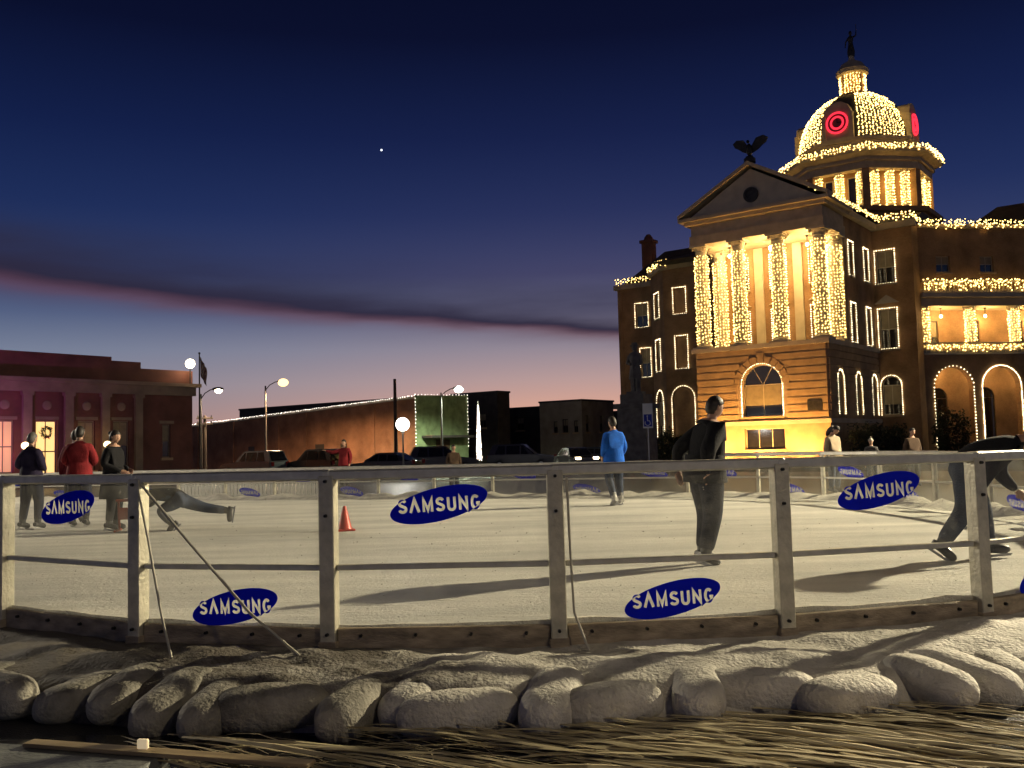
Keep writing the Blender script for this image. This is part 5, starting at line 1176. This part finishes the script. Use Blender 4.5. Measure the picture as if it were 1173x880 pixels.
def person(label, loc, rz, top, bottom, pose=None, h=1.75, hair=None, style='short', skates=True, group=None, puffy=1.26, face=(0, -1, 0), legw=1.22, boot=None, coat=False, extra=None):
    J = dict(STAND); J.update(pose or {}); k = h / 1.76; J = {a: Vector(b) * k for a, b in J.items()}
    o = thing('person', label, 'person', loc, rz, group)
    me = bpy.data.meshes.new('skeleton'); names = [n for n in J if n != 'head']; idx = {n: i for i, n in enumerate(names)}
    vsl = [J[n] for n in names]; ed = [(idx[a], idx[b]) for a, b in EDG]
    me.from_pydata(vsl, ed, []); ob = bpy.data.objects.new('skeleton', me); COL.objects.link(ob)
    md = ob.modifiers.new('skin', 'SKIN'); md.use_smooth_shade = True
    sv = me.skin_vertices[0].data
    for n, i in idx.items():
        r = RADI[n] * k
        if n in ('waist', 'chest', 'ell', 'elr'): r *= puffy
        if n in ('shl', 'shr'): r *= 1 + .35 * (puffy - 1)
        if n in ('hpl', 'hpr', 'knl', 'knr', 'anl', 'anr'): r *= legw
        sv[i].radius = (r, r * (.80 if n in ('chest', 'waist') else 1)); sv[i].use_root = (n == 'pelvis')
    ob.modifiers.new('sub', 'SUBSURF').levels = 2
    bpy.context.view_layer.update()
    ev = bpy.data.meshes.new_from_object(ob.evaluated_get(bpy.context.evaluated_depsgraph_get())); bpy.data.objects.remove(ob)
    mb = MB(); mb.v = [tuple(v.co) for v in ev.vertices]
    segs = [(J[a], J[b], 0 if a in ('waist', 'chest', 'shl', 'shr', 'ell', 'elr') and b != 'neck' else (2 if b == 'neck' else 1)) for a, b in EDG]
    segs = [(a, b, c) for a, b, c in segs]
    for p_ in ev.polygons:
        c = p_.center; best = min(segs, key=lambda s_: seg_d(c, s_[0], s_[1])); m_i = best[2]
        if best[0] == J['pelvis'] and best[1] == J['waist']: m_i = 0
        if best[0] == J['nb'] : m_i = 2 if (c - J['nb']).dot((J['neck'] - J['nb']).normalized()) > .03 else 0
        mb.f.append(tuple(p_.vertices)); mb.m.append(m_i)
    bpy.data.meshes.remove(ev)
    mb.cur = 2
    for w_, e_, s_ in (('wrl', 'ell', 1), ('wrr', 'elr', -1)): add_hand(mb, J[w_], J[e_], s_)
    # head: skull, jaw, nose, ears
    f = Vector(face).normalized(); hc = J['head']; upv = (hc - J['neck']).normalized(); f = (f - upv * f.dot(upv)).normalized(); sdv = f.cross(upv)
    B = Matrix((sdv, f, upv)).transposed()
    hd = MB(); hd.ball((0, 0, 0), (.076, .096, .118), 18, 12)
    vs = []
    for (x, y, z) in hd.v:
        if z < 0: q_ = 1 - .28 * (-z / .118); x *= q_; y = y * (1 - .12 * (-z / .118)) + (.018 * (-z / .118))
        n_ = math.exp(-(x / .016) ** 2 - ((z + .012) / .024) ** 2) * (y > .05); y += .022 * n_
        y -= .008 * math.exp(-((abs(x) - .032) / .015) ** 2 - ((z - .012) / .014) ** 2) * (y > 0)
        y += .006 * math.exp(-(x / .022) ** 2 - ((z + .058) / .01) ** 2) * (y > 0)
        vs.append(Vector((x, y, z)) * k)
    hd.v = [hc + B @ v_ for v_ in vs]; mb.add(hd.v, hd.f)
    for sx in (-1, 1):
        er = MB(); er.ball((0, 0, 0), (.010, .018, .030), 8, 6); mb.add([hc + B @ (Vector((x + sx * .076, y - .008, z - .008)) * k) for x, y, z in er.v], er.f)
    mb.tube([J['neck'] - upv * .03, hc - upv * .06 * k], [.052 * k, .05 * k], 10)
    body = mb.build('body', [top, bottom, skin_m], o, 70)
    for sx in (-1, 1):
        q = MB(); q.ball((0, 0, 0), .0095, 8, 6); q.v = [hc + B @ (Vector((x + sx * .031, y + .081, z + .012)) * k) for x, y, z in q.v]; q.build('eye', eye_m, o)
    # hair or head covering
    hr = MB(); hr.ball((0, 0, 0), (.084, .104, .126), 18, 12); keep = []
    for i, (x, y, z) in enumerate(hr.v):
        n_ = 1 + .05 * mnoise.noise(Vector((x * 40, y * 40, z * 40)))
        lim = .035 + (.055 if y > .03 else 0) if style in ('short', 'bun', 'long') else (.02 if y > .04 else -.3)
        zc = z
        if style in ('short', 'bun'): low = (.050 if y > .035 else (-.01 if y > -.02 else -.075))
        elif style == 'long': low = (.055 if y > .035 else (-.02 if y > .01 else -.14))
        elif style == 'hat': low = .02
        else: low = (.075 if y > .05 else -.2)
        if z < low:
            t_ = .78; x, y, z = x * t_, y * t_ - .004, max(z, low - .02) if style != 'long' else z
        hr.v[i] = (x * n_, y * n_, z * n_)
    if style == 'bun': hr.ball((0, -.095, .05), (.045, .04, .04), 10, 8)
    if style == 'long': hr.tube([(0, -.07, .02), (0, -.095, -.10), (0, -.10, -.20), (0, -.085, -.27)], [.075, .078, .065, .03], 12)
    if style == 'hat': hr.lathe([(.088, .02), (.095, .025), (.095, .055), (.088, .06)], 16); hr.ball((0, 0, .145), .03, 8, 6)
    hr.v = [hc + B @ (Vector(v_) * k) for v_ in hr.v]
    hr.build('hat' if style == 'hat' else ('hood' if style == 'hood' else 'hair'), hair or hair_d, o, 70)
    # skates
    for a_, kn in (('anl', 'knl'), ('anr', 'knr')):
        an = J[a_]; ax = (an - J[kn]).normalized(); fwd = Vector((0, -1, 0)) if pose is None or 'foot' not in (pose or {}) else Vector(pose['foot'])
        fw_ = (fwd - ax * fwd.dot(ax)); fw_ = fw_.normalized() if fw_.length > .3 else (Vector((0, 0, -1)) - ax * -ax.z).normalized(); s_ = ax.cross(fw_)
        Bm = Matrix((s_, fw_, -ax)).transposed()
        q = MB(); q.tube([Bm @ Vector((0, -.01, .12)) * k + an, Bm @ Vector((0, 0, .03)) * k + an, Bm @ Vector((0, .01, -.04)) * k + an], [.062 * k, .06 * k, .055 * k], 10)
        q.tube([Bm @ Vector((0, y_, -.045 + z_)) * k + an for y_, z_ in ((-.075, 0), (.02, .01), (.10, -.005), (.165, -.015), (.19, -.02))], [.04 * k, .05 * k, .048 * k, .04 * k, .02 * k], 10)
        sk = q.build('skate' if skates else 'shoe', boot or boot_m, o, 60)
        if skates:
            q = MB()
            pr_ = [(-.10, -.125), (.19, -.125), (.21, -.105), (.17, -.10), (.13, -.07), (.10, -.10), (-.03, -.10), (-.05, -.07), (-.08, -.10)]
            q.prism([Bm @ Vector((-.003, y_, z_)) * k + an for y_, z_ in pr_], Bm @ Vector((.006, 0, 0)) * k); q.build('blade', steel, sk)
    if coat:
        q = MB(); pe = J['pelvis']; ch_ = J['waist']; q.lathe([(.17 * k, ch_.z + .02), (.20 * k, pe.z), (.235 * k, pe.z - .22), (.25 * k, pe.z - .40), (.235 * k, pe.z - .40), (.15 * k, ch_.z)], 16, (pe.x, pe.y)); q.build('coat_skirt', top, o, 60)
    elif 'pelvis' not in (pose or {}):
        q = MB(); pe = J['pelvis']; wa = J['waist']; rr_ = k * (.150 + .10 * (puffy - 1)); e_ = .012 * k
        q.lathe([(rr_ * 1.0, wa.z + .03), (rr_ * 1.10, pe.z), (rr_ * 1.14, pe.z - .09 * k), (rr_ * 1.16, pe.z - .125 * k), (rr_ * 1.02, pe.z - .12 * k), (rr_ * .9, wa.z)], 18, (pe.x, pe.y))
        q.v = [(pe.x + (x - pe.x) * 1.12, pe.y + (y - pe.y) * .92, z + .008 * math.sin(9 * x + 5 * y)) for x, y, z in q.v]; q.build('jacket_hem', top, o, 60)
    if extra: extra(o, J, k)
    return o
navy = cloth('navy_sweater', (.025, .02, .045)); blackc = cloth('black_jacket', (.012, .012, .014)); redc = cloth('red_jacket', (.20, .018, .022)); bluec = cloth('blue_jacket', (.01, .09, .42))
jeans = cloth('dark_jeans', (.016, .018, .030)); jeans2 = cloth('blue_jeans', (.032, .042, .07)); greyc = cloth('grey_jacket', (.06, .055, .055)); creamc = cloth('cream_sweater', (.38, .30, .20)); brownc = cloth('brown_jacket', (.07, .045, .03)); darkp = cloth('black_trousers', (.014, .014, .016)); pale_hat = cloth('pale_knit', (.45, .40, .33)); darkred = cloth('dark_red_hoodie', (.16, .02, .03))
Z = ICE
# left group
person('person in a dark navy sweater, back turned, leftmost on the ice', (-8.68, 17.0, Z), rad(165), navy, jeans, dict(wrl=(.16, -.16, 1.10), ell=(.27, .05, 1.16), wrr=(-.16, -.16, 1.08), elr=(-.28, .05, 1.16), anl=(.17, .02, .13), anr=(-.17, .02, .13), knl=(.15, -.03, .52), knr=(-.15, -.03, .52)), 1.72, hair_g)
person('person in a red jacket seen from behind in the left group', (-7.95, 17.3, Z), rad(190), redc, jeans, dict(wrl=(.10, -.2, 1.08), ell=(.26, .02, 1.15), wrr=(-.12, -.2, 1.08), elr=(-.27, .02, 1.15)), 1.82)
person('person half hidden behind the red jacket', (-8.35, 18.0, Z), rad(200), darkred, jeans, None, 1.78)
person('person in a long black coat with hair pinned up, facing right', (-6.9, 16.3, Z), rad(80), blackc, darkp, dict(wrl=(.12, -.22, 1.06), ell=(.22, .06, 1.16), wrr=(-.12, -.22, 1.04), elr=(-.23, .05, 1.16)), 1.70, hair_d, 'bun', coat=True)
person('person bending low over a skating aid with one leg kicked back', (-5.75, 15.9, Z), rad(-82), blackc, jeans2,
       dict(pelvis=(0, .12, .52), waist=(0, .0, .60), chest=(0, -.20, .65), nb=(0, -.35, .65), neck=(0, -.42, .64), head=(0, -.52, .62), shl=(.17, -.30, .63), shr=(-.17, -.30, .63),
            ell=(.24, -.42, .44), wrl=(.16, -.58, .48), elr=(-.24, -.42, .44), wrr=(-.16, -.58, .48), hpl=(.09, .12, .49), hpr=(-.09, .14, .50), knl=(.12, -.20, .34), anl=(.12, .02, .13), knr=(-.12, .52, .36), anr=(-.12, .90, .30)), 1.72, face=(0, -.5, -1), boot=boot_m)
aid = thing('skating_aid', 'small reddish frame pushed along the ice by the crouching person', 'skating aid', (-6.45, 15.85, ICE), rad(10))
am = mat('red_plastic', (.30, .06, .03), .5, .1, 6.)
for x_ in (-.18, .18):
    q = MB(); q.tube([(x_, -.22, .03), (x_, .22, .03)], .022, 8); q.build('runner', am, aid, 50)
    q = MB(); q.tube([(x_, .12, .03), (x_, .05, .52)], .02, 8); q.build('upright', am, aid, 50)
q = MB(); q.tube([(-.22, .05, .52), (.22, .05, .52)], .022, 8); q.build('handle', am, aid, 50)
q = MB(); q.box(-.17, .17, .05, .07, .2, .4); q.build('panel', am, aid)
# middle and right
person('person in a bright blue jacket skating away near the far boards', (2.05, 19.4, Z), rad(205), bluec, jeans2, dict(knl=(.1, -.06, .52), anl=(.09, .12, .14), knr=(-.11, -.02, .52), wrl=(.2, -.12, .98), wrr=(-.24, -.1, .98)), 1.80, hair_d, 'short', boot=bootw_m)
person('tall person in black jacket and dark jeans gliding in mid ice', (1.96, 9.75, Z), rad(115), blackc, jeans,
       dict(waist=(0, -.03, 1.10), chest=(0, -.06, 1.28), nb=(0, -.09, 1.44), neck=(0, -.12, 1.51), head=(0, -.16, 1.625), shl=(.18, -.05, 1.36), shr=(-.18, -.03, 1.36), ell=(.30, .12, 1.18), wrl=(.26, .14, .95), elr=(-.27, .16, 1.16), wrr=(-.20, .10, .94),
            knl=(.10, -.08, .52), anl=(.09, .0, .13), knr=(-.09, -.02, .52), anr=(-.1, .10, .13)), 1.74, puffy=1.5, legw=1.42)
person('person in black bent far forward at the right edge of the photo', (4.72, 9.55, Z), rad(78), blackc, jeans2,
       dict(pelvis=(0, .16, .93), waist=(0, .04, 1.03), chest=(0, -.16, 1.10), nb=(0, -.32, 1.15), neck=(0, -.40, 1.18), head=(0, -.50, 1.22), shl=(.18, -.24, 1.10), shr=(-.18, -.24, 1.10), ell=(.24, -.20, .84), wrl=(.20, -.36, .66), elr=(-.25, .02, .88), wrr=(-.22, .10, .68),
            hpl=(.095, .17, .88), hpr=(-.095, .17, .88), knl=(.11, .0, .50), anl=(.11, -.04, .13), knr=(-.11, .20, .50), anr=(-.11, .44, .17)), 1.78, face=(0, -1, -.3), puffy=1.5, legw=1.4)
person('person in a cream sweater looking down beside the far boards', (7.9, 23.4, Z - .1), rad(30), creamc, jeans2, dict(head=(.03, -.08, 1.63)), 1.68, hair_d, 'long', face=(.1, -1, -.6), skates=False)
person('child in a pale knitted hat behind the far boards', (9.6, 25.4, Z - .1), rad(-20), greyc, jeans2, None, 1.32, pale_hat, 'hat', skates=False)
person('dark haired person standing by the courthouse hedge', (11.6, 27.5, Z - .2), rad(10), brownc, darkp, None, 1.68, hair_d, 'short', skates=False)
person('person in a red hooded jacket with an arm held out, beyond the boards', (-6.1, 34.0, .25), rad(-20), redc, darkp, dict(elr=(-.40, -.08, 1.30), wrr=(-.66, -.14, 1.38)), 1.78, hair_d, 'short', skates=False)
person('person in a brown jacket standing before the green front', (-2.2, 34.5, .0), rad(15), brownc, jeans, None, 1.75, hair_d, 'short', skates=False)
